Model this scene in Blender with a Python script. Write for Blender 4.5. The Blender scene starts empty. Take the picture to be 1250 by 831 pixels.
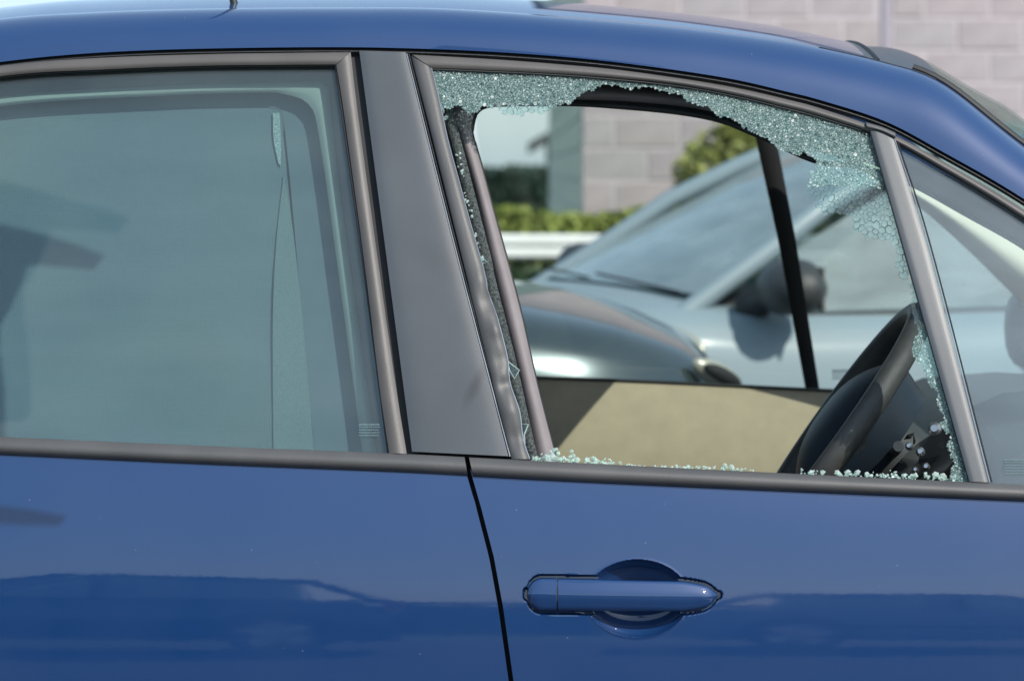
import bpy, bmesh, math, random
from mathutils import Vector, Matrix, noise
from mathutils.geometry import delaunay_2d_cdt
random.seed(7)
R = math.radians
S_ = bpy.context.scene
C = S_.collection

# ------------------------------------------------------------------ camera
CAMY, CAMZ, F = -3.5, 1.27, 3500.0          # metres, metres, focal length in photo pixels
PX0, PY0 = 625.0, 207.0
cam = bpy.data.cameras.new('camera'); camo = bpy.data.objects.new('camera', cam); C.objects.link(camo)
camo.location = (0, CAMY, CAMZ); camo.rotation_euler = (R(90), 0, 0)
cam.sensor_width = 36; cam.lens = 36 * F / 1250; cam.shift_y = -(415.5 - PY0) / 1250
cam.clip_start = .1; cam.clip_end = 3000
cam.dof.use_dof = True; cam.dof.focus_distance = 3.56; cam.dof.aperture_fstop = 6.6
S_.camera = camo
# ------------------------------------------------------------------ world + sun
SUN = Vector((.66, -.75, .85)).normalized()
EL = math.asin(SUN.z); AZ = math.atan2(SUN.x, SUN.y)
w = bpy.data.worlds.new("World"); S_.world = w; w.use_nodes = True
nt = w.node_tree; bg = nt.nodes['Background']
sky = nt.nodes.new('ShaderNodeTexSky'); sky.sky_type = 'NISHITA'; sky.sun_disc = False
sky.sun_elevation = EL; sky.sun_rotation = AZ; sky.dust_density = 1.0; sky.air_density = 1.0; sky.ozone_density = 2.0
nt.links.new(sky.outputs[0], bg.inputs[0]); bg.inputs[1].default_value = .118
# thin bright summer haze over the whole sky
hz_ = nt.nodes.new('ShaderNodeMix'); hz_.data_type = 'RGBA'; hz_.inputs['Factor'].default_value = .45
hz_.inputs['B'].default_value = (3.9, 5.4, 6.9, 1)
nt.links.new(sky.outputs[0], hz_.inputs['A']); nt.links.new(hz_.outputs['Result'], bg.inputs[0])
sl = bpy.data.lights.new('sun', 'SUN'); sl.energy = 3.6; sl.angle = R(.33); sl.color = (1, .95, .87)
so = bpy.data.objects.new('sun', sl); C.objects.link(so); so.rotation_euler = SUN.to_track_quat('Z', 'Y').to_euler()
S_.view_settings.view_transform = 'Standard'; S_.view_settings.look = 'None'
S_.view_settings.exposure = 0.5; S_.view_settings.gamma = 1
S_.cycles.max_bounces = 14; S_.cycles.transparent_max_bounces = 24
S_.cycles.transmission_bounces = 10

# ------------------------------------------------------------------ materials
def mat(name, col, rough=.5, metal=0, coat=0, noise_s=None, noise_a=.0, bump=None, bump_s=0, spec=.5, coat_r=.03, sheen=0):
    m = bpy.data.materials.new(name); m.use_nodes = True
    n = m.node_tree; b = n.nodes['Principled BSDF']
    b.inputs['Base Color'].default_value = (*col, 1); b.inputs['Roughness'].default_value = rough
    b.inputs['Metallic'].default_value = metal; b.inputs['Coat Weight'].default_value = coat
    b.inputs['Coat Roughness'].default_value = coat_r
    b.inputs['Specular IOR Level'].default_value = spec
    tc = n.nodes.new('ShaderNodeTexCoord')
    if noise_s:
        no = n.nodes.new('ShaderNodeTexNoise'); no.inputs['Scale'].default_value = noise_s; no.inputs['Detail'].default_value = 6
        n.links.new(tc.outputs['Object'], no.inputs['Vector'])
        r = n.nodes.new('ShaderNodeMapRange'); r.inputs[1].default_value = .3; r.inputs[2].default_value = .7
        r.inputs[3].default_value = 1 - noise_a; r.inputs[4].default_value = 1 + noise_a
        n.links.new(no.outputs[0], r.inputs[0])
        mx = n.nodes.new('ShaderNodeVectorMath'); mx.operation = 'SCALE'; mx.inputs[0].default_value = col
        n.links.new(r.outputs[0], mx.inputs['Scale']); n.links.new(mx.outputs[0], b.inputs['Base Color'])
    if bump:
        no = n.nodes.new('ShaderNodeTexNoise'); no.inputs['Scale'].default_value = bump; no.inputs['Detail'].default_value = 3
        n.links.new(tc.outputs['Object'], no.inputs['Vector'])
        bp = n.nodes.new('ShaderNodeBump'); bp.inputs['Strength'].default_value = bump_s; bp.inputs['Distance'].default_value = .002
        n.links.new(no.outputs[0], bp.inputs['Height']); n.links.new(bp.outputs[0], b.inputs['Normal'])
    return m

def paint(name, col, metal, rough, dust=True):
    """clear-coated car paint with a little road dust and tiny chips"""
    m = mat(name, col, rough, metal, 1.0)
    n = m.node_tree; b = n.nodes['Principled BSDF']; tc = n.nodes.new('ShaderNodeTexCoord')
    if dust:
        v = n.nodes.new('ShaderNodeTexVoronoi'); v.inputs['Scale'].default_value = 38
        n.links.new(tc.outputs['Object'], v.inputs['Vector'])
        lt = n.nodes.new('ShaderNodeMath'); lt.operation = 'LESS_THAN'; lt.inputs[1].default_value = .026
        n.links.new(v.outputs['Distance'], lt.inputs[0])
        no = n.nodes.new('ShaderNodeTexNoise'); no.inputs['Scale'].default_value = 7; no.inputs['Detail'].default_value = 8
        n.links.new(tc.outputs['Object'], no.inputs['Vector'])
        r = n.nodes.new('ShaderNodeMapRange'); r.inputs[1].default_value = .35; r.inputs[2].default_value = .75
        r.inputs[3].default_value = .0; r.inputs[4].default_value = .010
        n.links.new(no.outputs[0], r.inputs[0])
        ml = n.nodes.new('ShaderNodeMath'); ml.operation = 'MULTIPLY_ADD'; ml.inputs[1].default_value = .35
        n.links.new(lt.outputs[0], ml.inputs[0]); n.links.new(r.outputs[0], ml.inputs[2])
        mx = n.nodes.new('ShaderNodeMix'); mx.data_type = 'RGBA'; mx.inputs['A'].default_value = (*col, 1)
        mx.inputs['B'].default_value = (.5, .48, .45, 1)
        n.links.new(ml.outputs[0], mx.inputs['Factor']); n.links.new(mx.outputs['Result'], b.inputs['Base Color'])
        # faint orange peel and dust film in the clear coat
        n2 = n.nodes.new('ShaderNodeTexNoise'); n2.inputs['Scale'].default_value = 60
        n.links.new(tc.outputs['Object'], n2.inputs['Vector'])
        bp = n.nodes.new('ShaderNodeBump'); bp.inputs['Strength'].default_value = .025; bp.inputs['Distance'].default_value = .001
        n.links.new(n2.outputs[0], bp.inputs['Height']); n.links.new(bp.outputs[0], b.inputs['Coat Normal'])
        r2 = n.nodes.new('ShaderNodeMapRange'); r2.inputs[1].default_value = .3; r2.inputs[2].default_value = .8
        r2.inputs[3].default_value = .015; r2.inputs[4].default_value = .07
        n.links.new(no.outputs[0], r2.inputs[0]); n.links.new(r2.outputs[0], b.inputs['Coat Roughness'])
    return m

def glass(name, tint, refl=1.0, film=0.0, film_col=(.6, .7, .7), rough=.01, film_s=4, graze=1.0):
    """window glass: tinted see-through pane + mirror reflection by Fresnel + optional diffuse film (dust, painted reflection)"""
    m = bpy.data.materials.new(name); m.use_nodes = True; n = m.node_tree
    for x in list(n.nodes): n.nodes.remove(x)
    out = n.nodes.new('ShaderNodeOutputMaterial')
    t = n.nodes.new('ShaderNodeBsdfTransparent'); t.inputs[0].default_value = (*tint, 1)
    g = n.nodes.new('ShaderNodeBsdfGlossy'); g.inputs['Roughness'].default_value = rough
    ge = n.nodes.new('ShaderNodeNewGeometry'); dt = n.nodes.new('ShaderNodeVectorMath'); dt.operation = 'DOT_PRODUCT'
    n.links.new(ge.outputs['Normal'], dt.inputs[0]); n.links.new(ge.outputs['Incoming'], dt.inputs[1])
    ab_ = n.nodes.new('ShaderNodeMath'); ab_.operation = 'ABSOLUTE'; n.links.new(dt.outputs['Value'], ab_.inputs[0])
    om = n.nodes.new('ShaderNodeMath'); om.operation = 'SUBTRACT'; om.inputs[0].default_value = 1; om.use_clamp = True; n.links.new(ab_.outputs[0], om.inputs[1])
    pw = n.nodes.new('ShaderNodeMath'); pw.operation = 'POWER'; pw.inputs[1].default_value = 5; n.links.new(om.outputs[0], pw.inputs[0])
    k = n.nodes.new('ShaderNodeMath'); k.operation = 'MULTIPLY_ADD'; k.inputs[1].default_value = graze * (1 - .04 * refl); k.inputs[2].default_value = .04 * refl; k.use_clamp = True
    n.links.new(pw.outputs[0], k.inputs[0])
    mx = n.nodes.new('ShaderNodeMixShader'); n.links.new(k.outputs[0], mx.inputs[0]); n.links.new(t.outputs[0], mx.inputs[1]); n.links.new(g.outputs[0], mx.inputs[2])
    last = mx
    if film:
        d = n.nodes.new('ShaderNodeBsdfDiffuse'); d.inputs[0].default_value = (*film_col, 1)
        tc = n.nodes.new('ShaderNodeTexCoord'); no = n.nodes.new('ShaderNodeTexNoise'); no.inputs['Scale'].default_value = film_s; no.inputs['Detail'].default_value = 7
        mp = n.nodes.new('ShaderNodeMapping'); mp.inputs['Rotation'].default_value = (0, R(40), 0); mp.inputs['Scale'].default_value = (1, 1, 3.5)
        n.links.new(tc.outputs['Object'], mp.inputs[0]); n.links.new(mp.outputs[0], no.inputs['Vector'])
        r = n.nodes.new('ShaderNodeMapRange'); r.inputs[1].default_value = .3; r.inputs[2].default_value = .7
        r.inputs[3].default_value = film * .6; r.inputs[4].default_value = film * 1.4
        n.links.new(no.outputs[0], r.inputs[0])
        m2 = n.nodes.new('ShaderNodeMixShader'); n.links.new(r.outputs[0], m2.inputs[0]); n.links.new(mx.outputs[0], m2.inputs[1]); n.links.new(d.outputs[0], m2.inputs[2])
        last = m2
    n.links.new(last.outputs[0], out.inputs[0])
    return m

M = {}
M['blue'] = paint('blue_paint', (.0006, .031, .122), .08, .5)
M['blue'].node_tree.nodes['Principled BSDF'].inputs['Specular IOR Level'].default_value = .25
M['blue'].node_tree.nodes['Principled BSDF'].inputs['Coat IOR'].default_value = 1.72
M['trim'] = mat('satin_black_trim', (.070, .070, .071), .5, 0, 0, 14, .12, 600, .15)
M['trim_warm'] = mat('faded_trim', (.088, .081, .077), .5, 0, 0, 10, .15, 600, .15)
M['pillar'] = mat('pillar_film', (.058, .067, .077), .42, 0, 0, 9, .10, 900, .08)
def smudge(m, P, ang, sx, sz, amt):
    n = m.node_tree; b = n.nodes['Principled BSDF']; lk = b.inputs['Base Color'].links[0].from_socket
    tc = n.nodes.new('ShaderNodeTexCoord'); sb = n.nodes.new('ShaderNodeVectorMath'); sb.operation = 'SUBTRACT'; sb.inputs[1].default_value = P
    n.links.new(tc.outputs['Object'], sb.inputs[0])
    ro = n.nodes.new('ShaderNodeVectorRotate'); ro.rotation_type = 'Y_AXIS'; ro.inputs['Angle'].default_value = ang; n.links.new(sb.outputs[0], ro.inputs['Vector'])
    ml = n.nodes.new('ShaderNodeVectorMath'); ml.operation = 'MULTIPLY'; ml.inputs[1].default_value = (1 / sx, 0, 1 / sz); n.links.new(ro.outputs[0], ml.inputs[0])
    ln = n.nodes.new('ShaderNodeVectorMath'); ln.operation = 'LENGTH'; n.links.new(ml.outputs[0], ln.inputs[0])
    r = n.nodes.new('ShaderNodeMapRange'); r.inputs[1].default_value = .2; r.inputs[2].default_value = 1.2; r.inputs[3].default_value = 1 - amt; r.inputs[4].default_value = 1; n.links.new(ln.outputs['Value'], r.inputs[0])
    sc = n.nodes.new('ShaderNodeVectorMath'); sc.operation = 'SCALE'; n.links.new(lk, sc.inputs[0]); n.links.new(r.outputs[0], sc.inputs['Scale']); n.links.new(sc.outputs[0], b.inputs['Base Color'])
smudge(M['pillar'], (-.045, .06, 1.005), R(-28), .008, .030, .42)
smudge(M['pillar'], (-.10, .1, 1.16), R(60), .02, .05, .12)
M['rubber'] = mat('black_rubber', (.012, .013, .014), .6, 0, 0, 20, .3)
M['dark'] = mat('dark_void', (.01, .011, .013), .8)
M['chrome_edge'] = mat('worn_metal_edge', (.6, .6, .6), .3, .9)
M['fuzz'] = mat('flocked_seal', (.045, .055, .055), .95, 0, 0, 350, .9, 500, .8)
M['lilac'] = mat('grey_interior_trim', (.185, .165, .172), .6, 0, 0, 30, .08, 900, .3)
M['beige'] = mat('beige_interior_trim', (.39, .325, .235), .7, 0, 0, 22, .08, 700, .4)
M['pale'] = mat('pale_pillar_trim', (.72, .65, .54), .7, 0, 0, 12, .05)
M['seat'] = mat('grey_seat_cloth', (.11, .115, .12), .95, 0, 0, 60, .25, 400, .6)
M['charcoal'] = mat('charcoal_plastic', (.035, .038, .04), .42, 0, 0, 40, .2, 700, .4)
M['leather'] = mat('wheel_leather', (.055, .055, .052), .45, 0, 0, 80, .12, 900, .35)
M['airbag'] = mat('airbag_cover', (.009, .017, .028), .5, 0, .0, 30, .2, 600, .2)
M['dash'] = mat('dash_plastic', (.05, .054, .055), .6, 0, 0, 30, .1, 600, .3)
M['inner_frame'] = mat('inner_window_frame', (.34, .36, .33), .7, 0, 0, 12, .06)
M['silver'] = paint('silver_blue_paint', (.20, .262, .30), .0, .6, False)
M['silver'].node_tree.nodes['Principled BSDF'].inputs['Coat Roughness'].default_value = .18
M['silver'].node_tree.nodes['Principled BSDF'].inputs['Coat Weight'].default_value = .12
M['grey_green'] = paint('grey_green_paint', (.045, .065, .07), .5, .25, False)
M['tyre'] = mat('tyre_rubber', (.02, .02, .02), .8)
M['alloy'] = mat('alloy_rim', (.5, .5, .5), .3, .9)
M['amber'] = mat('headlight_bezel', (.33, .33, .27), .3, .2, .6)
M['white'] = mat('white_rail_paint', (.78, .78, .76), .5, 0, 0, 3, .06)
M['antenna'] = mat('antenna_black', (.015, .02, .02), .45)
M['etch'] = mat('etched_mark', (.10, .16, .18), .7)
M['headlight'] = glass('headlight_glass', (.9, .95, .95), 1.5)
M['glass'] = glass('green_tinted_glass', (.86, .95, .94), 1.0)
M['far_glass'] = glass('far_window_glass', (.93, .96, .935), 1.0, .01)
M['rear_glass'] = glass('rear_door_glass', (.80, .89, .88), 1.6, .05, (.33, .37, .36))
M['quarter'] = glass('quarter_glass', (.88, .93, .93), 1.8, .07, (.5, .6, .66))
M['screen'] = glass('windscreen_glass', (.84, .90, .86), 1.0, graze=.35)
M['car_glass'] = glass('other_car_glass', (.55, .64, .66), 2.6, .22, (.62, .72, .74))  # pale film puts bright reflections into the pane colour

def obj_from(name, verts, faces, m, parent=None, sharp=35, smooth=True, kind=None):
    me = bpy.data.meshes.new(name); me.from_pydata([tuple(v) for v in verts], [], faces)
    me.materials.append(m)
    if smooth:
        me.shade_smooth(); me.set_sharp_from_angle(angle=R(sharp))
    o = bpy.data.objects.new(name, me); C.objects.link(o)
    if parent: o.parent = parent
    if kind: o['kind'] = kind
    return o
def fix(o):
    bm = bmesh.new(); bm.from_mesh(o.data); bmesh.ops.recalc_face_normals(bm, faces=bm.faces[:]); bm.to_mesh(o.data); bm.free()
    return o
def empty(name, loc, label, cat, group=None, rz=0):
    o = bpy.data.objects.new(name, None); C.objects.link(o); o.location = loc; o.rotation_euler = (0, 0, rz)
    o['label'] = label; o['category'] = cat
    if group: o['group'] = group
    return o
def tag(o, label=None, cat=None, group=None, kind=None):
    if label: o['label'] = label
    if cat: o['category'] = cat
    if group: o['group'] = group
    if kind: o['kind'] = kind
    return o

# ------------------------------------------------------------------ projection helpers: real places of traced outlines
def W(px, py, Y):
    k = (Y - CAMY) / F
    return Vector(((px - PX0) * k, Y, CAMZ - (py - PY0) * k))
def zbelt(X): return .9045 - .044 * X
def side(X, z):
    """depth of the car's near flank at (X, z): tumblehome above the belt, shoulder below"""
    h = z - zbelt(X)
    if h > 0: y = .30 * h + .18 * h * h + .06 * h * (X * X)
    else:
        k_ = 9.0 + 1.6 * max(-1, min(1, X)); y = .36 / k_ * (math.exp(k_ * h) - 1)
        if h < -.32: y += .35 * (h + .32) ** 2
    return y + .035 * X * X
def S(px, py, off=0.0):
    Y = .1
    for _ in range(9):
        k = (Y - CAMY) / F
        X = (px - PX0) * k; z = CAMZ - (py - PY0) * k
        Y = side(X, z) - off
    return W(px, py, Y)
def resample(pts, n, smooth=True):
    pts = [Vector((p[0], p[1])) for p in pts]
    if smooth and len(pts) > 2:
        out = []
        q = [pts[0] * 2 - pts[1]] + pts + [pts[-1] * 2 - pts[-2]]
        for i in range(1, len(q) - 2):
            p0, p1, p2, p3 = q[i - 1:i + 3]
            for k in range(10):
                t = k / 10
                out.append(.5 * ((2 * p1) + (p2 - p0) * t + (2 * p0 - 5 * p1 + 4 * p2 - p3) * t * t + (3 * p1 - p0 - 3 * p2 + p3) * t ** 3))
        out.append(pts[-1]); pts = out
    L = [0]
    for a, b in zip(pts, pts[1:]): L.append(L[-1] + (b - a).length)
    res = []; j = 0
    for i in range(n):
        s = L[-1] * i / (n - 1)
        while j < len(pts) - 2 and L[j + 1] < s: j += 1
        d = L[j + 1] - L[j]
        res.append(pts[j].lerp(pts[j + 1], (s - L[j]) / d if d else 0))
    return res
def strip(name, A, B, m, parent, off=0.0, bulge=0.0, depth=.01, n=60, k=8, place=None, smooth=True, off2=None, power=2, caps=True, sharp=35):
    """ribbon between outlines A and B on the flank, rounded across, with returns behind it"""
    place = place or S
    A = resample(A, n, smooth); B = resample(B, n, smooth)
    V = []; Fc = []
    cols = k + 3
    for a, b in zip(A, B):
        for j in range(cols):
            if j == 0: v = 0; o = off - depth
            elif j == cols - 1: v = 1; o = (off if off2 is None else off2) - depth
            else:
                v = (j - 1) / k
                o = off + ((off2 - off) * v if off2 is not None else 0) + bulge * (1 - abs(2 * v - 1) ** power)
            p = a.lerp(b, v)
            V.append(place(p.x, p.y, o))
    for i in range(n - 1):
        for j in range(cols - 1):
            a = i * cols + j
            Fc.append((a, a + cols, a + cols + 1, a + 1))
        a = i * cols
        Fc.append((a, a + cols - 1, a + 2 * cols - 1, a + cols))
    if caps:
        Fc.append(tuple(range(cols))); Fc.append(tuple(reversed(range((n - 1) * cols, n * cols))))
    return fix(obj_from(name, V, Fc, m, parent, sharp))
def far(Y0, slope=.0, zref=.9):
    """surface placing function for the far flank: Y at zref, leaning in by slope upward"""
    def f(px, py, off=0.0):
        Y = Y0
        for _ in range(6):
            k = (Y - CAMY) / F; z = CAMZ - (py - PY0) * k
            Y = Y0 - slope * (z - zref) - off
        return W(px, py, Y)
    return f

# ================================================================== SETTING
def sheet(name, x0, x1, y0, y1, z, m):
    return tag(obj_from(name, [(x0, y0, z), (x1, y0, z), (x1, y1, z), (x0, y1, z)], [(0, 1, 2, 3)], m, smooth=False), kind='structure')
M['asphalt'] = mat('asphalt', (.040, .042, .046), .9, 0, 0, 3, .3, 90, .8)
M['grass'] = mat('grass', (.06, .10, .03), .9, 0, 0, 2, .5)
M['line'] = mat('bay_line_paint', (.7, .7, .68), .7, 0, 0, 30, .2)
M['kerb'] = mat('kerb_concrete', (.38, .37, .34), .9, 0, 0, 10, .15)
sheet('ground', -900, 900, -900, 1500, -.012, M['grass'])
sheet('parking_lot', -26, 26, -15, 12.0, 0, M['asphalt'])
def box(name, c, s, m, parent=None, bevel=.01, rz=0):
    bm = bmesh.new(); bmesh.ops.create_cube(bm, size=1); bmesh.ops.scale(bm, vec=s, verts=bm.verts)
    if bevel: bmesh.ops.bevel(bm, geom=bm.edges[:], offset=bevel, segments=2, affect='EDGES')
    if rz: bmesh.ops.rotate(bm, verts=bm.verts, matrix=Matrix.Rotation(rz, 3, 'Z'))
    bmesh.ops.translate(bm, vec=c, verts=bm.verts)
    me = bpy.data.meshes.new(name); bm.to_mesh(me); bm.free(); me.materials.append(m)
    o = bpy.data.objects.new(name, me); C.objects.link(o)
    if parent: o.parent = parent
    return o
tag(box('kerb', (0, 12.08, .05), (52, .16, .14), M['kerb'], None, .02), kind='structure')
for i, x in enumerate([-3.6, -1.15, 1.35, 3.85]):
    tag(box('bay_line', (x, -.2, .004), (.1, 4.6, .004), M['line'], None, 0), kind='structure')

# ---- block building
M['mortar'] = mat('pale_mortar', (.475, .425, .44), .95, 0, 0, 20, .08)
block_mats = [mat('concrete_block', c, .9, 0, 0, 9, .10, 60, .7) for c in
              ((.375, .328, .345), (.395, .34, .352), (.363, .332, .34), (.383, .344, .36), (.367, .324, .328))]
M['joint'] = mat('expansion_joint_sealant', (.33, .30, .35), .8)
M['blockside'] = mat('side_wall_block', (.74, .72, .60), .9, 0, 0, 4, .12)  # bounced light put into the colour: much paler than the front blocks
bld = empty('block_building', (5, 14.2, 0), 'pink grey concrete block building wall standing behind the parked cars', 'building')
def child(o, p):
    o.parent = p; o.matrix_parent_inverse = Matrix.Translation(-Vector(p.location)) if not p.rotation_euler.z else p.matrix_world.inverted()
    return o
YW = 14.1; XL = .43
child(box('wall', ((XL + 12) / 2, YW + .017 + 7.7, 2.6), (12 - XL - .012, 15.4, 5.2), M['mortar'], None, 0), bld)
bmesh_cache = {}
def block_mesh(w_, h_, i):
    key = (round(w_, 3), i)
    if key in bmesh_cache: return bmesh_cache[key]
    bm = bmesh.new(); bmesh.ops.create_cube(bm, size=1); bmesh.ops.scale(bm, vec=(w_, .12, h_), verts=bm.verts)
    fr = [e for e in bm.edges if all(v.co.y < 0 for v in e.verts)]
    bmesh.ops.bevel(bm, geom=fr, offset=.007, segments=1, affect='EDGES')
    me = bpy.data.meshes.new('block'); bm.to_mesh(me); bm.free(); me.materials.append(block_mats[i])
    bmesh_cache[key] = me; return me
BW, BH, J = .40, .20, .014
XJ = 2.30
stuffV = []; stuffF = []
nblk = 0
for r in range(25):
    z = .1 + r * BH
    x = XL
    segs = []
    for (a, b) in ((XL, XJ - .035), (XJ + .035, 12)):
        xx = a; first = True
        while xx < b - .05:
            ww = BW if not (first and r % 2) else BW / 2
            ww = min(ww, b - xx); segs.append((xx, ww)); xx += ww; first = False
    for (xx, ww) in segs:
        vis = (xx < 3.5 and .9 < z < 2.75)
        dy = random.uniform(-.003, .003)
        if vis and nblk < 290:
            o = bpy.data.objects.new('block', block_mesh(ww - J, BH - J, random.randrange(5))); C.objects.link(o)
            o.parent = bld; o.location = (xx + ww / 2 - 5, YW - 14.2 + .012 + dy + .06, z); nblk += 1
        else:
            b0 = len(stuffV)
            for dx in (J / 2, ww - J / 2):
                for dz in (-(BH - J) / 2, (BH - J) / 2):
                    for d in (0, .1): stuffV.append((xx + dx, YW + .012 + dy + d, z + dz))
            stuffF += [tuple(b0 + q for q in f) for f in ((0, 4, 6, 2), (0, 2, 3, 1), (4, 5, 7, 6), (2, 6, 7, 3), (0, 1, 5, 4))]
o = obj_from('block', stuffV, stuffF, block_mats[0], None, smooth=False, kind='stuff'); child(o, bld)
# side wall blocks
stuffV = []; stuffF = []
for r in range(25):
    z = .1 + r * BH; yy = YW + .1 - (.2 if r % 2 else 0)
    while yy < YW + 15.4:
        b0 = len(stuffV); y0 = max(yy, YW + .08)
        for dyy in (y0 + J / 2, yy + BW - J / 2):
            for dz in (-(BH - J) / 2, (BH - J) / 2):
                for d in (0, .1): stuffV.append((XL - .004 + d, dyy, z + dz))
        stuffF += [tuple(b0 + q for q in f) for f in ((0, 2, 6, 4), (0, 1, 3, 2), (4, 6, 7, 5), (2, 3, 7, 6), (0, 4, 5, 1))]
        yy += BW
o = obj_from('block', stuffV, stuffF, M['blockside'], None, smooth=False, kind='stuff'); child(o, bld)
child(box('expansion_joint', (XJ, YW + .064, 2.6), (.055, .12, 5.2), M['joint'], None, 0), bld)
child(box('roof_coping', ((XL + 12) / 2, YW + 7.7, 5.28), (12.1 - XL, 15.7, .16), M['joint'], None, .01), bld)

# ---- foliage
def leafmat(name, col, var):
    m = mat(name, col, .6, 0, 0, 3.2, var)
    b = m.node_tree.nodes['Principled BSDF']
    return m
def leaves(n, fn, size, seed):
    rnd = random.Random(seed); V = []; Fc = []
    for i in range(n):
        c = Vector(fn(rnd)); a = Vector((rnd.gauss(0, 1), rnd.gauss(0, 1), rnd.gauss(0, 1))).normalized()
        b = a.orthogonal().normalized(); c2 = a.cross(b); s = size * rnd.uniform(.6, 1.4); t = rnd.uniform(0, 6.28)
        u = b * math.cos(t) + c2 * math.sin(t); v = a.cross(u)
        k = len(V); V += [c - u * s, c - v * s * .5, c + u * s, c + v * s * .5]; Fc.append((k, k + 1, k + 2, k + 3))
    return V, Fc
def boxhedge(name, x0, x1, y0, y1, z1, n, size, m, seed, label, cat='hedge', wob=.06):
    r = empty(name, ((x0 + x1) / 2, (y0 + y1) / 2, 0), label, cat)
    def fn(q):
        x = q.uniform(x0, x1); y = q.uniform(y0, y1)
        top = z1 + wob * noise.noise(Vector((x * 1.3 / max(.4, z1), y, seed))) * 2
        f = q.random()
        if f < .45: y = y0 + abs(q.gauss(0, .05)); z = q.uniform(0.02, top)
        elif f < .85: z = top - abs(q.gauss(0, .05))
        else: z = q.uniform(0, top)
        y += .12 * noise.noise(Vector((x * 3, z * 3, seed + 5)))
        return (x, y, z)
    V, Fc = leaves(n, fn, size, seed)
    child(tag(obj_from('foliage', V, Fc, m, None, smooth=False), kind='stuff'), r)
    k = max(2, int((x1 - x0) / 1.2))
    for i in range(k):
        V = []; Fc = []
        x = x0 + (i + .5) * (x1 - x0) / k; y = (y0 + y1) / 2
        for j in range(1):
            b0 = len(V); ax = x + random.uniform(-.2, .2)
            for zz, rr, xx in ((0, .03, x), (z1 * .85, .01, ax)):
                for q in range(5): V.append((xx + rr * math.cos(q * 1.257), y + rr * math.sin(q * 1.257), zz))
            for q in range(5): Fc.append((b0 + q, b0 + (q + 1) % 5, b0 + 5 + (q + 1) % 5, b0 + 5 + q))
        child(obj_from('stem', V, Fc, M['bark'], None), r)
    core = box('leaf_core', ((x0 + x1) / 2, (y0 + y1) / 2 + .05, z1 * .44), (x1 - x0 - .1, (y1 - y0) * .6, z1 * .86), m, None, .05); core['kind'] = 'stuff'
    child(core, r)
    return r
M['bark'] = mat('bark', (.10, .075, .05), .9, 0, 0, 20, .3)
M['leaf_yellow'] = leafmat('yellow_green_leaf', (.22, .26, .055), .35)
M['leaf_dark'] = leafmat('dark_green_leaf', (.020, .050, .032), .5)
M['leaf_mid'] = leafmat('shrub_leaf', (.23, .25, .06), .6)
M['leaf_low'] = leafmat('low_hedge_leaf', (.035, .075, .03), .5)
boxhedge('clipped_hedge', -3.2, 1.9, 12.95, 13.7, 1.06, 16000, .035, M['leaf_yellow'], 3, 'clipped yellow green hedge behind the white rail, left of the block wall')
boxhedge('low_hedge', -3.2, 1.4, 12.5, 12.9, .82, 6000, .035, M['leaf_low'], 4, 'dark green low hedge growing under the white rail')
boxhedge('distant_hedge', -16, 6.5, 57, 59, 1.28, 16000, .14, M['leaf_dark'], 5, 'tall dark hedge far off below the open sky', wob=.12)
# shrub in front of the wall
t = empty('bushy_tree', (1.25, 13.3, 0), 'yellow green leafy tree in front of the block wall', 'tree')
def crown(q):
    ox = .05
    cs = [(1.30, 13.3, 1.25, .36), (1.12, 13.2, 1.22, .24), (1.52, 13.3, 1.22, .27), (1.30, 13.25, 1.0, .32), (1.10, 13.35, .98, .2), (1.55, 13.2, .95, .25), (1.3, 13.3, 1.42, .2)]
    c = q.choice(cs); d = Vector((q.gauss(0, 1), q.gauss(0, 1), q.gauss(0, 1))).normalized() * c[3] * q.random() ** .4
    return (c[0] + ox + d.x, c[1] + d.y, c[2] + d.z)
V, Fc = leaves(7500, crown, .03, 9)
child(tag(obj_from('crown', V, Fc, M['leaf_mid'], None, smooth=False), kind='stuff'), t)
def tube(name, pts, rad, m, parent=None, seg=12, closed=False, flat=None):
    n = len(pts); V = []; Fc = []
    pts = [Vector(p) for p in pts]
    up = None
    for i, p in enumerate(pts):
        a = pts[(i - 1) % n] if (closed or i) else pts[0]; b = pts[(i + 1) % n] if (closed or i < n - 1) else pts[-1]
        d = (b - a).normalized()
        if up is None: up = d.orthogonal().normalized()
        up = (up - d * up.dot(d)).normalized(); s = d.cross(up)
        r = rad[i] if isinstance(rad, (list, tuple)) else rad
        for q in range(seg):
            t_ = 2 * math.pi * q / seg
            V.append(p + up * r * math.cos(t_) + s * r * math.sin(t_) * (flat or 1))
    for i in range(n if closed else n - 1):
        for q in range(seg):
            a = i * seg + q; b = i * seg + (q + 1) % seg; c = ((i + 1) % n) * seg
            Fc.append((a, b, c + (q + 1) % seg, c + q))
    if not closed:
        Fc.append(tuple(reversed(range(seg)))); Fc.append(tuple(range((n - 1) * seg, n * seg)))
    return fix(obj_from(name, V, Fc, m, parent, 40))
child(tube('trunk', [(1.27, 13.3, 0), (1.29, 13.31, .4), (1.25, 13.3, .8)], [.04, .032, .02], M['bark']), t)
for dx, dz in ((-.2, 1.2), (.22, 1.25), (.03, 1.4)):
    child(tube('limb', [(1.28, 13.3, .6), (1.28 + dx * .5, 13.3, .9), (1.28 + dx, 13.28, dz)], [.02, .014, .006], M['bark']), t)
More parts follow.
